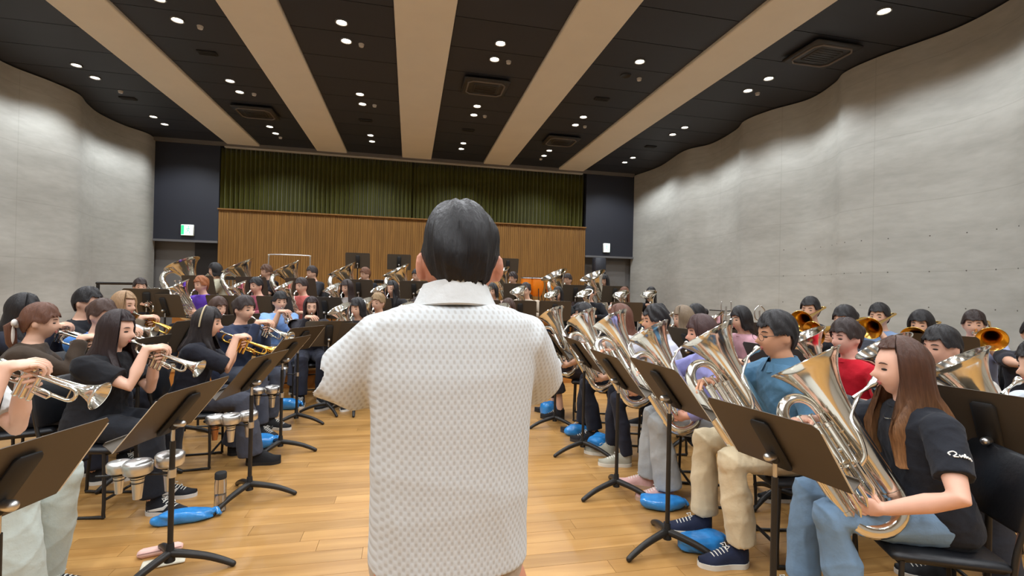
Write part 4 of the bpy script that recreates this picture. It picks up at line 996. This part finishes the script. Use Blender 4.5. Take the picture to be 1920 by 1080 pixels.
player('the blonde woman', 'blonde long-haired woman playing a brass horn on the left', (-2.84, 5.6, 1.215), -12, 'gold_cornet', det='mid', hair='long2', hairc=(158, 126, 94), shirt=(120, 106, 88), pants=(52, 52, 60), sleeve='long', seed=30)
player('the man in grey shirt by the wall', 'man in grey shirt with lifted horn at left end of the low riser', (-3.72, 7.72, 1.38), -55, 'silver_bone', floor=.28, sex='m', hair='short', hairc=DBR, shirt=(74, 80, 94), pants=(40, 42, 50), seed=31)
# --- tenor horns in the middle, on the floor
for k, (x, y, z, hc, sh, lb) in enumerate([(-.63, 6.3, 1.18, BLK, (52, 48, 50), 'dark-haired tenor horn player just left of the conductor'), (-.43, 7.0, 1.23, (142, 116, 82), (170, 150, 120), 'blond tenor horn player beside the conductor shoulder'), (.12, 6.35, 1.2, DBR, (60, 60, 70), 'tenor horn player whose head hides behind the conductor'), (1.32, 6.4, 1.2, BRN, (200, 170, 160), 'tenor horn player right of the conductor neck')]):
    player(('the dark-haired tenor horn player', 'the blond tenor horn player', 'the hidden tenor horn player', 'the tenor hornist right of the conductor')[k], lb, (x, y, z), 240, 'horn', hair=('bob', 'short', 'mid', 'bob')[k], hairc=hc, shirt=sh, seed=32+k, sex='f')
# --- baritone row on the low riser
BAR = [(-3.02, 1.43, 'auburn-haired player in purple', 'curl', (150, 92, 56), (98, 62, 176)), (-2.27, 1.43, 'player in dusty pink shirt', 'short', BLK, (168, 88, 106)), (-1.63, 1.44, 'player in salmon jacket', 'short', DBR, (196, 104, 98)), (-.96, 1.43, 'woman in pale grey on the riser', 'mid', DBR, (196, 190, 186)), (-.27, 1.43, 'woman in black on the riser', 'long2', BLK, (40, 38, 40)), (.42, 1.43, 'player hidden by the conductor', 'bob', DBR, (90, 90, 110)), (1.36, 1.43, 'player right of the conductor ear', 'bob', BLK, (176, 150, 140)), (1.93, 1.45, 'player in cream beside the dark stand', 'short', DBR, (196, 180, 160)), (2.5, 1.40, 'player with bare forearm', 'mid', BLK, (44, 46, 46)), (3.07, 1.42, 'player in black below the tuba bell', 'short', BLK, (36, 36, 40)), (3.73, 1.42, 'player in white shirt on the riser', 'mid', (110, 70, 50), (216, 216, 214)), (4.25, 1.43, 'player in black at right riser end', 'long2', BLK, (34, 34, 38))]
for k, (x, z, who, hs, hc, sh) in enumerate(BAR):
    player('the ' + who, '%s with upright horn, %s on the low riser' % (who, ORD[k+1]), (x, 7.92, z), 238, 'horn', floor=.28, hair=hs, hairc=hc, shirt=sh, pants=(40, 42, 50), sleeve=('short', 'long')[k % 2], sex='fm'[hs == 'short'], seed=40+k)
# --- tuba row on the middle riser
TUB = [(-3.33, 9.3, 206, 'tubist in beige and white trousers', 'bob', BLK, (196, 190, 166), (226, 226, 226)), (-2.53, 9.4, 222, 'tubist with brown curls', 'curl', (84, 56, 40), (44, 42, 48), (40, 40, 46)), (-1.76, 9.4, 222, 'tubist under the gong frame', 'short', DBR, (58, 58, 64), (40, 40, 46)), (-.82, 9.4, 222, 'tubist with ginger-brown hair', 'short', (104, 66, 44), (36, 38, 46), (40, 40, 46)), (.13, 9.4, 222, 'tubist left of the conductor head', 'short', BLK, (70, 66, 60), (40, 40, 46)), (2.02, 9.4, 222, 'tubist right of the conductor head', 'curl', DBR, (90, 70, 66), (40, 40, 46)), (3.17, 9.4, 222, 'tubist in front of the orange drums', 'short', DBR, (60, 46, 44), (40, 40, 46)), (3.98, 9.4, 222, 'rightmost tubist on the riser', 'mid', BLK, (46, 44, 50), (40, 40, 46))]
for k, (x, y, az, who, hs, hc, sh, pa) in enumerate(TUB):
    player('the ' + who, '%s, %s in the tuba row' % (who, ORD[k+1]), (x, y, 1.685), az, 'tuba', floor=.52, hair=hs, hairc=hc, shirt=sh, pants=pa, sleeve=('long', 'short')[k % 2], sex='fm'[hs == 'short'], seed=60+k)

# ================================================================== MUSIC STANDS
for x, y, az, hd, t, lb in [(1.50, 1.72, 12, .80, .66, 'black music stand in front of the girl with long brown hair'), (1.46, 2.48, 2, .87, .66, 'black music stand in front of the man in blue shirt'), (1.48, 3.21, 0, .83, .66, 'black music stand in front of the woman in lilac'), (1.55, 4.08, -2, .84, .66, 'black music stand in front of the auburn-haired woman'), (1.55, 4.93, -4, .84, .66, 'black music stand at far end of the right front row'),
                            (2.47, 1.60, 15, .86, .5, 'black music stand behind the chair of the brown-haired girl'), (2.55, 2.9, 5, .9, .5, 'black music stand between the blue shirt and the red top'), (2.62, 4.1, 5, .92, .5, 'black music stand behind the lilac shirt'),
                            (4.45, 3.25, 25, .95, .5, 'black music stand before the trombonists near right edge'), (4.25, 4.1, 25, .95, .5, 'black music stand behind the woman in red'), (3.75, 4.75, 20, .95, .5, 'black music stand of the leftmost trombonist'),
                            (-1.2, 1.74, 165, .78, .62, 'nearest black music stand at the lower left corner'), (-1.14, 2.70, 167, .76, .68, 'black music stand holding mutes beside the pale trousers'), (-1.03, 3.55, 167, .80, .68, 'black music stand in front of the woman in black'), (-1.06, 4.47, 165, .82, .7, 'black music stand in front of the headband wearer'), (-1.13, 5.39, 150, .84, .7, 'black music stand left of the conductor sleeve'), (-.9, 5.85, 105, .85, .5, 'black music stand in front of the woman in dark cardigan'),
                            (-1.95, 4.05, 175, .84, .5, 'black music stand behind the woman in black'), (-2.05, 5.05, 165, .9, .5, 'black music stand before the blonde woman'), (-1.85, 5.75, 150, .92, .5, 'black music stand behind the headband wearer'), (-3.45, 7.33, 110, .87, .4, 'black music stand before the man in grey shirt')]:
    fz = .28 if y > 7.28 else 0.0
    stand(x, y, az, lb, floor=fz, hd=hd, tilt=t, music=lb in ('black music stand in front of the headband wearer', 'black music stand left of the conductor sleeve', 'black music stand in front of the girl with long brown hair', 'nearest black music stand at the lower left corner', 'black music stand in front of the man in blue shirt', 'black music stand in front of the woman in lilac', 'black music stand in front of the auburn-haired woman', 'black music stand holding mutes beside the pale trousers'))
for k, (x, z, who, *_r) in enumerate(BAR):
    if k in (5, 9, 11): continue
    stand(x-.22, 7.36, 75, 'black music stand before the %s' % who, floor=.28, hd=.80, tilt=.4)
for k, (x, y, az, who, *_r) in enumerate(TUB):
    stand(x-.05, 8.78, 80, 'black music stand before the %s' % who, floor=.52, hd=.84, tilt=.35)
for x, who in ((-.6, 'dark-haired tenor horn player'), (.15, 'hidden tenor horn player'), (1.25, 'tenor horn player right of the conductor')):
    stand(x, 5.85, 80, 'black music stand in front of the %s' % who, hd=.82, tilt=.4, music=(x < -.5))
for x, nm in ((-1.11, 'left'), (-.24, 'middle'), (2.2, 'right')):
    stand(x, 10.85, 90, 'tall black music stand among the percussion, %s of three' % nm, floor=1.0, hd=.96, tilt=.25)
stand(.17, 1.80, 270, 'black conductor music stand hidden by the conductor', hd=.80, tilt=.6)

# ================================================================== CONDUCTOR
def conductor(loc, az):
    hc = np.array([.012, .03, 1.508]); R = rx(-.12)
    mb = MB()
    mb.loft([(0, 0, .74, .12, .09), (0, 0, .82, .155, .11), (0, 0, .92, .16, .112), (0, 0, 1.02, .145, .1), (0, 0, 1.18, .16, .11), (0, 0, 1.30, .172, .11), (0, 0, 1.355, .16, .09), (0, .0, 1.39, .1, .07), (0, .005, 1.41, .062, .06), (0.005, .015, 1.46, .054, .055)], 26, p=2.3)
    P, f = head_mesh(56, 46, 'm'); mb.add(P@R.T+hc, f)
    mb.tube([(0, .0, 1.36), (.006, .008, 1.43), hc+np.array([0, -.022, -.02])], [.06, .053, .06], 18, round_ends=True)
    for sd in (1, -1): mb.ell(hc+R@np.array([sd*.083, -.012, -.012]), (.009, .022, .034), 14, 10, R@rz_(sd*.55))
    fing = MB(); arms = {}
    for sd, El, W, d, nr in ((-1, (-.232, .06, 1.25), (-.17, .29, 1.24), (.5, .8, .1), (.3, .1, -1)), (1, (.212, .11, 1.245), (.19, .34, 1.22), (-.4, .9, .1), (-.2, .1, -1))):
        Sh = np.array([sd*.148, .0, 1.345]); El = np.array(El); W = np.array(W); arms[sd] = (Sh, El, W)
        mb.tube([Sh, (Sh+El)/2, El, El*.55+W*.45, W], [.045, .045, .04, .038, .028], 16, round_ends=True)
        pal, fg = hand(W, d, nr, -sd, .6); mb.join(pal); fing.join(fg)
    for sd in (1, -1):
        h = np.array([sd*.088, 0, .80]); kn = np.array([sd*.12, .015, .45]); an = np.array([sd*.14, -.02, .085])
        mb.tube([h, (h+kn)/2, kn, kn*.6+an*.4, an], [.09, .078, .06, .054, .038], 14, round_ends=True); mb.ell(an+np.array([0, .06, -.045]), (.036, .11, .035), 12, 8)
    V, N, Fc = remesh(mb, .0062, 3, .45); bo = MB().add(V, Fc); bo.join(fing)
    o = bo.build('person', skinm((206, 142, 114))); o.location = loc; o.rotation_euler = (0, 0, math.radians(az-90))
    tag(o, 'conductor seen from behind in white knitted short-sleeved shirt', 'person')
    # shirt
    sb = MB()
    sb.loft([(0, .0, .882, .168, .132), (0, .0, .95, .166, .13), (0, 0, 1.05, .166, .13), (0, 0, 1.18, .172, .13), (0, 0, 1.28, .178, .126), (0, 0, 1.34, .18, .114), (0, 0, 1.385, .17, .1), (0, .0, 1.41, .13, .084), (0, .004, 1.424, .064, .06)], 34, p=2.5)
    for sd in (1, -1):
        Sh, El, W = arms[sd]; e = Sh+(El-Sh)*.90
        sb.tube([Sh*np.array([.6, 1, 1.005]), Sh+np.array([0, 0, -.008]), (Sh+e)/2+np.array([0, 0, -.012]), e+np.array([0, 0, -.012]), e+(e-Sh)*.06], [.064, .067, .073, .077, .077], 24)
    V, N, Fc = remesh(sb, .0062, 7, .5); V = folds(V, N, .0026, seed=5, k=.4)
    shb = MB().add(V, Fc)
    M, nt, b, L = node_mat('white_knit'); Nn = nt.nodes.new
    tc = Nn('ShaderNodeTexCoord'); mp = Nn('ShaderNodeMapping'); L(tc.outputs['Object'], mp.inputs[0])
    sp = Nn('ShaderNodeSeparateXYZ'); L(mp.outputs[0], sp.inputs[0])
    def sinw(sock, f_): 
        a = Nn('ShaderNodeMath'); a.operation = 'MULTIPLY'; a.inputs[1].default_value = f_; L(sock, a.inputs[0])
        c = Nn('ShaderNodeMath'); c.operation = 'SINE'; L(a.outputs[0], c.inputs[0]); return c
    xa = Nn('ShaderNodeMath'); xa.operation = 'ADD'; L(sp.outputs[0], xa.inputs[0]); ya = Nn('ShaderNodeMath'); ya.operation = 'MULTIPLY'; ya.inputs[1].default_value = .35; L(sp.outputs[1], ya.inputs[0]); L(ya.outputs[0], xa.inputs[1])
    zz = Nn('ShaderNodeMath'); zz.operation = 'MULTIPLY'; zz.inputs[1].default_value = .62; L(sp.outputs[2], zz.inputs[0])
    p1 = Nn('ShaderNodeMath'); p1.operation = 'ADD'; L(xa.outputs[0], p1.inputs[0]); L(zz.outputs[0], p1.inputs[1])
    p2 = Nn('ShaderNodeMath'); p2.operation = 'SUBTRACT'; L(xa.outputs[0], p2.inputs[0]); L(zz.outputs[0], p2.inputs[1])
    s1, s2 = sinw(xa.outputs[0], 480), sinw(sp.outputs[2], 330)
    mu = Nn('ShaderNodeMath'); mu.operation = 'MULTIPLY'; L(s1.outputs[0], mu.inputs[0]); L(s2.outputs[0], mu.inputs[1])
    rp = Nn('ShaderNodeValToRGB'); rp.color_ramp.elements[0].position = .15; rp.color_ramp.elements[0].color = (*srgb((186, 185, 182)), 1); rp.color_ramp.elements[1].position = .5; rp.color_ramp.elements[1].color = (*srgb((203, 206, 207)), 1)
    hf = Nn('ShaderNodeMath'); hf.operation = 'MULTIPLY_ADD'; hf.inputs[1].default_value = .5; hf.inputs[2].default_value = .5; L(mu.outputs[0], hf.inputs[0]); L(hf.outputs[0], rp.inputs[0])
    L(rp.outputs[0], b.inputs['Base Color']); b.inputs['Roughness'].default_value = .9; b.inputs['Specular IOR Level'].default_value = .2
    bp = Nn('ShaderNodeBump'); bp.inputs['Strength'].default_value = .3; bp.inputs['Distance'].default_value = .002; L(hf.outputs[0], bp.inputs['Height']); L(bp.outputs[0], b.inputs['Normal'])
    sh = shb.build('shirt', M, o)
    # collar: stand and folded fall
    c = np.array([0.002, .004, 1.420]); th = np.linspace(math.pi*.5+.3, math.pi*2.5-.3, 44); V2 = []; F2 = []; prof = ((.059, .0), (.0595, .046), (.062, .053), (.069, .051), (.084, .016), (.091, .003), (.085, -.001))
    for t in th:
        dr = np.array([math.cos(t), math.sin(t)*.98, 0]); fr = max(0, math.sin(t))
        for rr, z in prof: V2.append(c+dr*rr+np.array([0, 0, z-.03*fr-(.010*abs(math.cos(t))**2 if z < .03 else .012*abs(math.cos(t))**2)]))
    k = len(prof)
    for i in range(43):
        for j in range(k-1): F2.append((i*k+j, i*k+j+1, (i+1)*k+j+1, (i+1)*k+j))
    MB().add(V2, F2).build('collar', cloth((206, 207, 206)), sh)
    # trousers
    tb = MB(); tb.loft([(0, 0, .72, .15, .115), (0, 0, .80, .165, .122), (0, 0, .9, .162, .118), (0, 0, .94, .155, .112)], 26)
    for sd in (1, -1):
        h = np.array([sd*.085, 0, .80]); kn = np.array([sd*.12, .015, .45]); an = np.array([sd*.14, -.02, .05]); tb.tube([h, (h+kn)/2, kn, an], [.1, .094, .085, .085], 18)
    V, N, Fc = remesh(tb, .011, 5); V = folds(V, N, .005, 3); MB().add(V, Fc).build('trousers', cloth((176, 160, 142)), o)
    h = link('hair', hair_mesh('crop', 'hi', 77), o, hairm((24, 21, 22))); h.location = hc; h.rotation_euler = (-.12, 0, 0)
    um, sm, lm, stm = shoe_meshes('sneaker')
    for sd in (1, -1):
        q = link('shoe', um, o, cloth((48, 44, 42))); q.location = (sd*.14, .02, 0); link('sole', sm, q, RUBBER); link('laces', lm, q, mat('lace_white', (222, 218, 208), .8))
    e_, b_, l_, ys, yb = face_meshes()
    for sd in (1, -1):
        q = link('eye', e_, o); q.location = hc+R@np.array([sd*.03, ys-.0075, .004]); q.rotation_euler = (-.12, 0, -sd*.42)
        q = link('eyebrow', b_, o, hairm((34, 30, 32))); q.location = hc+R@np.array([sd*.031, yb-.0045, .031]); q.rotation_euler = (-.12, 0, -sd*.42); q.scale = (sd, 1, 1)
    q = link('mouth', l_, o); q.location = hc+R@np.array([0, .0955, -.058])
conductor((.095, 1.04, 0), 90)

# ================================================================== SMALL THINGS ON THE FLOOR
def bag(x, y, rz, L, W, H, label, seed):
    r = np.random.RandomState(seed); mb = MB(); n, m = 40, 22; V = []
    ph = r.uniform(0, 6.28, 10)
    for i in range(m+1):
        p = math.pi*i/m-math.pi/2
        for j in range(n):
            t = 2*math.pi*j/n; d = np.array([math.cos(p)*math.cos(t), math.cos(p)*math.sin(t), math.sin(p)])
            q = np.sign(d)*np.abs(d)**.75
            cr = 1+.07*math.sin(4*d[0]+ph[0]+3*d[2])+.05*math.sin(5*d[1]+3*d[0]+ph[1])+.025*math.sin(9*d[0]+5*d[2]+ph[2])+.012*math.sin(15*d[1]+11*d[0]+ph[3])
            v = q*np.array([L/2, W/2, H/2])*cr; v[2] = max(v[2]+H/2*.9, .0025); V.append(v)
    Fq = [(i*n+j, i*n+(j+1) % n, (i+1)*n+(j+1) % n, (i+1)*n+j) for i in range(m) for j in range(n)]
    o = MB().add(V, Fq).build('shoe_bag', BLUEBAG); o.location = (x, y, .001); o.rotation_euler = (0, 0, rz); tag(o, label, 'plastic bag', 'blue plastic bags on the floor')
    k = MB().tube(spline([(L*.45, 0, H*.5), (L*.52, .02, H*.55), (L*.58, -.01, H*.35), (L*.6, .02, .012)], 10), np.linspace(.02, .008, 10), 7, round_ends=True).build('bag_tie', BLUEBAG, o)
for a in [(1.66, 2.46, .1, .30, .16, .085, 'crumpled blue plastic bag between the navy canvas shoes', 1), (1.70, 2.97, -.25, .30, .15, .085, 'crumpled blue plastic bag in front of the pink shoes', 2), (1.73, 4.12, .6, .22, .18, .16, 'upright blue plastic bag beside the grey shoe', 3), (1.70, 4.62, .1, .26, .14, .11, 'blue plastic bag behind the third right stand base', 4), (1.62, 5.35, .5, .24, .18, .18, 'blue plastic bag beside the black flat shoe', 5), (1.62, 6.0, .1, .2, .15, .14, 'farthest blue plastic bag on the right', 6),
          (-1.31, 3.27, .2, .32, .11, .075, 'long blue plastic bag beside the black striped shoes', 7), (-1.30, 4.60, .55, .36, .2, .13, 'large blue plastic bag beside the black boot', 8), (-1.38, 6.05, .1, .3, .16, .13, 'blue plastic bag behind the third left stand base', 9), (-.92, 6.75, .0, .22, .12, .09, 'small blue plastic bag under the conductor elbow', 10), (-1.95, 2.95, .1, .3, .2, .1, 'blue plastic bag under the chair of the woman in black', 11), (2.35, 2.35, .3, .36, .2, .1, 'blue plastic bag under the chair of the man in blue', 12), (-.1, 6.8, .3, .2, .14, .14, 'blue plastic bag just left of the conductor waist', 13)]:
    bag(*a)
# bottle
e = empty('water_bottle', (-1.15, 3.38, 0)); tag(e, 'clear water bottle with black cap standing on the floor', 'bottle')
MB().lathe([(0, .0001), (.001, .03), (.006, .034), (.19, .034), (.205, .031), (.215, .03)], 20).build('body', mat('clear_plastic', (226, 222, 216), .08, trans=.95, spec=.5), e)
MB().lathe([(.006, .0001), (.007, .03), (.11, .03), (.111, .0001)], 18).build('water', mat('water', (238, 238, 236), .02, trans=1.0), e)
MB().lathe([(.21, .031), (.212, .034), (.245, .034), (.25, .03), (.25, .0001)], 20).build('cap', RUBBER, e)
# pencil case, pouch with mouthpiece
e = MB().rbox((0, 0, .02), (.2, .055, .04), .014).build('pencil_case', cloth((226, 184, 172))); e.location = (-1.27, 2.90, .001); e.rotation_euler = (0, 0, .32); tag(e, 'pink pencil case lying on the floor at lower left', 'pencil case')
MB().tube([(-.095, -.028, .03), (.095, -.028, .03)], .0022, 5).build('zip', mat('zip', (150, 110, 104), .5), e)
e = MB().rbox((0, 0, .006), (.19, .085, .011), .005).build('pouch', cloth((214, 206, 186))); e.location = (-1.21, 2.80, .001); e.rotation_euler = (0, 0, .28); tag(e, 'flat cream pouch lying next to the pink pencil case', 'pouch')
MB().tube([(-.09, .036, .012), (.09, .036, .012)], .002, 5).build('seam', cloth((190, 180, 160)), e)
e = mouthpiece((0, 0, 0), (0, 1, 0), 1.0).build('spare_mouthpiece', SILVER); e.location = (-1.22, 2.79, .0275); e.rotation_euler = (0, 0, -.9); tag(e, 'small silver mouthpiece lying on the cream pouch', 'mouthpiece')
# mute trays on the stands
MUTEM = mat('mute_aluminium', (220, 219, 216), .34, 1.0, var=.05); COPPER = mat('mute_copper', (168, 120, 84), .35, 1.0)
def mute(x, y, z, s, dark, label):
    e = empty('brass_mute', (x, y, z), 0, s); tag(e, label, 'mute', 'silver mutes')
    MB().lathe([(-.135, .0001), (-.135, .019), (-.06, .026), (.0, .034)], 18).build('cone', COPPER if dark else MUTEM, e)
    MB().lathe([(-.004, .034), (-.004, .058), (.004, .064), (.048, .066), (.058, .058), (.063, .034), (.064, .0001)], 24).build('cup', MUTEM, e)
    MB().lathe([(.0635, .012), (.069, .012), (.071, .0001)], 12).build('knob', MUTEM, e)
    for zc in (-.03, -.05): MB().tube([(.031*math.cos(t), .031*math.sin(t), zc) for t in np.linspace(0, 6.283, 15)], .002, 4, cap=False).build('cork_ring', RUBBER, e)
for (sx, sy, z, who, offs) in [(-1.14, 2.70, .52, 'left stand by the pale trousers', ((-.23, .0, .8), (-.135, -.03, .95), (-.04, .07, 1.0))), (-1.03, 3.55, .52, 'stand of the woman in black', ((-.22, .0, .85), (-.12, -.01, .95), (-.035, .065, .9))), (-1.06, 4.47, .52, 'stand of the headband wearer', ((-.19, .0, .75), (-.08, .02, .95))), (-1.13, 5.39, .54, 'stand left of the conductor sleeve', ((-.15, .0, .85),))]:
    t = empty('mute_tray', (sx, sy, z)); tag(t, 'black mute rack clamped to the %s' % who, 'mute rack', 'mute racks')
    MB().tube([(-.02, 0, -.02), (-.33 if len(offs) > 1 else -.2, 0, -.02)], .006, 8).build('arm', BLACKM, t); MB().tube([(0, 0, -.04), (0, 0, .0)], .019, 12).build('clamp', CHROME, t)
    for (dx, dy, s_) in offs:
        MB().tube([(dx+.037*s_*math.cos(a), dy+.037*s_*math.sin(a), -.012) for a in np.linspace(0, 6.283, 17)], .004, 5, cap=False).build('ring', BLACKM, t)
    for i, (dx, dy, s_) in enumerate(offs):
        mute(sx+dx, sy+dy, z+.002, s_, i == 0 and 'black' in who, 'silver cup mute, %s on the rack of the %s' % (ORD[i+1], who))
# brown shoulder bag hanging on the nearest chair
e = empty('shoulder_bag', (2.40, 1.37, .02)); e.rotation_euler = (0, 0, -.4); tag(e, 'brown leather shoulder bag hanging on the nearest chair', 'bag'); LEA = mat('brown_leather', (84, 58, 48), .5, bump=(40, .2), var=.15)
MB().loft([(0, 0, .02, .13, .05), (0, 0, .05, .15, .065), (0, 0, .2, .14, .06), (0, 0, .29, .12, .035), (0, 0, .3, .1, .015)], 22, p=3).build('bag_body', LEA, e)
MB().tube(spline([(-.11, 0, .28), (-.10, -.02, .5), (-.06, -.01, .72), (-.03, .03, .86), (0, .045, .875), (.03, .05, .8), (.08, .04, .55), (.11, .0, .29)], 34), .013, 8, sx=.3).build('strap', LEA, e)
MB().tube([(.012*math.cos(t), -.062, .18+.012*math.sin(t)) for t in np.linspace(0, 6.283, 13)], .003, 5, cap=False).build('buckle', CHROME, e)

# ================================================================== PERCUSSION ON THE HIGH RISER
ORANGE = mat('orange_drum', (232, 128, 22), .35, spec=.5, var=.12, vscale=4)
for k, (x, y) in enumerate(((2.66, 10.8), (2.88, 10.75), (3.28, 10.8))):
    e = empty('orange_drum', (x, y, 1.0)); tag(e, 'orange barrel drum on black stand, %s of three' % ('left', 'middle', 'right')[k], 'drum', 'orange drums')
    MB().lathe([(.32, .0001), (.32, .085), (.36, .115), (.5, .155), (.6, .158), (.7, .145), (.74, .138)], 24).build('shell', ORANGE, e)
    MB().lathe([(.735, .145), (.76, .147), (.762, .138), (.752, .0001)], 24).build('drum_head', mat('drum_skin', (70, 62, 54), .7), e)
    MB().tube([(.15*math.cos(t), .15*math.sin(t), .735) for t in np.linspace(0, 6.283, 25)], .008, 6, cap=False).build('hoop', CHROME, e)
    for a in (30, 150, 270):
        u = np.array([math.cos(math.radians(a)), math.sin(math.radians(a)), 0]); MB().tube([u*.16+np.array([0, 0, .5]), u*.17+np.array([0, 0, .3]), u*.24+np.array([0, 0, .01])], .01, 7).build('leg', BLACKM, e)
fr = empty('gong_frame', (-2.56, 11.2, 1.0)); tag(fr, 'tall chrome tube frame standing before the slat wall', 'frame')
MB().tube(spline([(-.42, 0, .02), (-.42, 0, .95), (-.41, 0, 1.07), (-.36, 0, 1.105), (.36, 0, 1.105), (.41, 0, 1.07), (.42, 0, .95), (.42, 0, .02)], 60), .014, 9).build('hoop', CHROME, fr)
for sd in (1, -1): MB().tube([(sd*.42, -.25, .02), (sd*.42, .25, .02)], .014, 8, round_ends=True).build('foot', BLACKM, fr)
def xylo(x, y, w_, label, col, bars=18):
    e = empty('keyboard_percussion', (x, y, 1.0)); tag(e, label, 'xylophone', 'keyboard percussion')
    for sy in (-1, 1): MB().box((0, sy*.17, .56), (w_, .03, .05)).build('rail', BLACKM, e)
    for i in range(bars):
        MB().rbox((-w_/2+w_/bars*(i+.5), 0, .60), (w_/bars*.8, .46-.2*i/bars, .02), .004).build('bar', col, e)
        MB().tube([(-w_/2+w_/bars*(i+.5), -.02, .53), (-w_/2+w_/bars*(i+.5), -.02, .25+.2*i/bars)], w_/bars*.33, 8).build('resonator', CHROME, e)
    for sx in (-1, 1):
        for sy in (-1, 1): MB().tube([(sx*w_*.47, sy*.17, .54), (sx*w_*.47, sy*.2, .01)], .016, 8).build('leg', BLACKM, e)
xylo(-3.55, 10.75, 1.3, 'dark keyboard percussion behind the leftmost tubists', mat('bar_dark', (58, 62, 62), .4)); xylo(-.15, 10.75, 1.2, 'navy keyboard percussion left of the conductor head', mat('bar_navy', (36, 42, 60), .4)); xylo(1.1, 11.1, 1.1, 'keyboard percussion hidden behind the conductor head', mat('bar_wood', (110, 62, 34), .4))
# loudspeaker in the right recess, guard rail at the left
e = empty('loudspeaker', (5.03, 12.3, 0)); tag(e, 'dark loudspeaker on a pole right of the slat wall', 'loudspeaker')
MB().rbox((0, 0, 2.12), (.3, .28, .52), .02).build('cabinet', mat('speaker_box', (52, 54, 62), .5), e); MB().lathe([(0, .11), (.012, .105), (.03, .03), (.02, .0001)], 20, (0, -.142, 2.02), (0, 1, 0)).build('cone', RUBBER, e)
MB().tube([(0, 0, .1), (0, 0, 1.88)], .018, 10).build('pole', BLACKM, e)
for a in (30, 150, 270): MB().tube([(0, 0, .35), (.4*math.cos(math.radians(a)), .4*math.sin(math.radians(a)), .015)], .012, 8).build('leg', BLACKM, e)
e = empty('guard_rail', (-4.55, 8.9, 0)); tag(e, 'dark metal guard rail at the left end of the risers', 'rail')
for y in (-.6, .6): MB().tube([(0, y, .0), (0, y, 1.42)], .022, 10).build('post', BLACKM, e)
MB().tube([(0, -.62, 1.42), (0, .62, 1.42)], .022, 10, round_ends=True).build('top_bar', BLACKM, e); MB().tube([(0, -.6, .8), (0, .6, .8)], .014, 8).build('mid_bar', BLACKM, e)

# chrome instrument stands in the third right row
for k, (x, y, lb) in enumerate([(4.05, 5.55, 'chrome instrument stand with black arms near the right wall, taller one'), (4.35, 5.3, 'chrome instrument stand with bent prongs near the right wall')]):
    e = empty('instrument_stand', (x, y, 0)); tag(e, lb, 'instrument stand', 'chrome instrument stands')
    MB().tube([(0, 0, .05), (0, 0, 1.30-.04*k)], .011, 9).build('pole', CHROME, e)
    for a in (90, 210, 330): MB().tube([(0, 0, .3), (.28*math.cos(math.radians(a)), .28*math.sin(math.radians(a)), .012)], .009, 8, round_ends=True).build('leg', CHROME, e)
    for sd in (1, -1):
        MB().tube(spline([(0, 0, 1.18-.04*k), (sd*.06, 0, 1.2-.04*k), (sd*.075, 0, 1.3-.04*k), (sd*(.07-.05*k), 0, 1.36-.04*k)], 12), .008, 8, round_ends=True).build('prong', CHROME, e)
        if k == 0: MB().tube([(sd*.02, 0, 1.24), (sd*.24, 0, 1.25)], .007, 7, round_ends=True).build('arm', BLACKM, e)
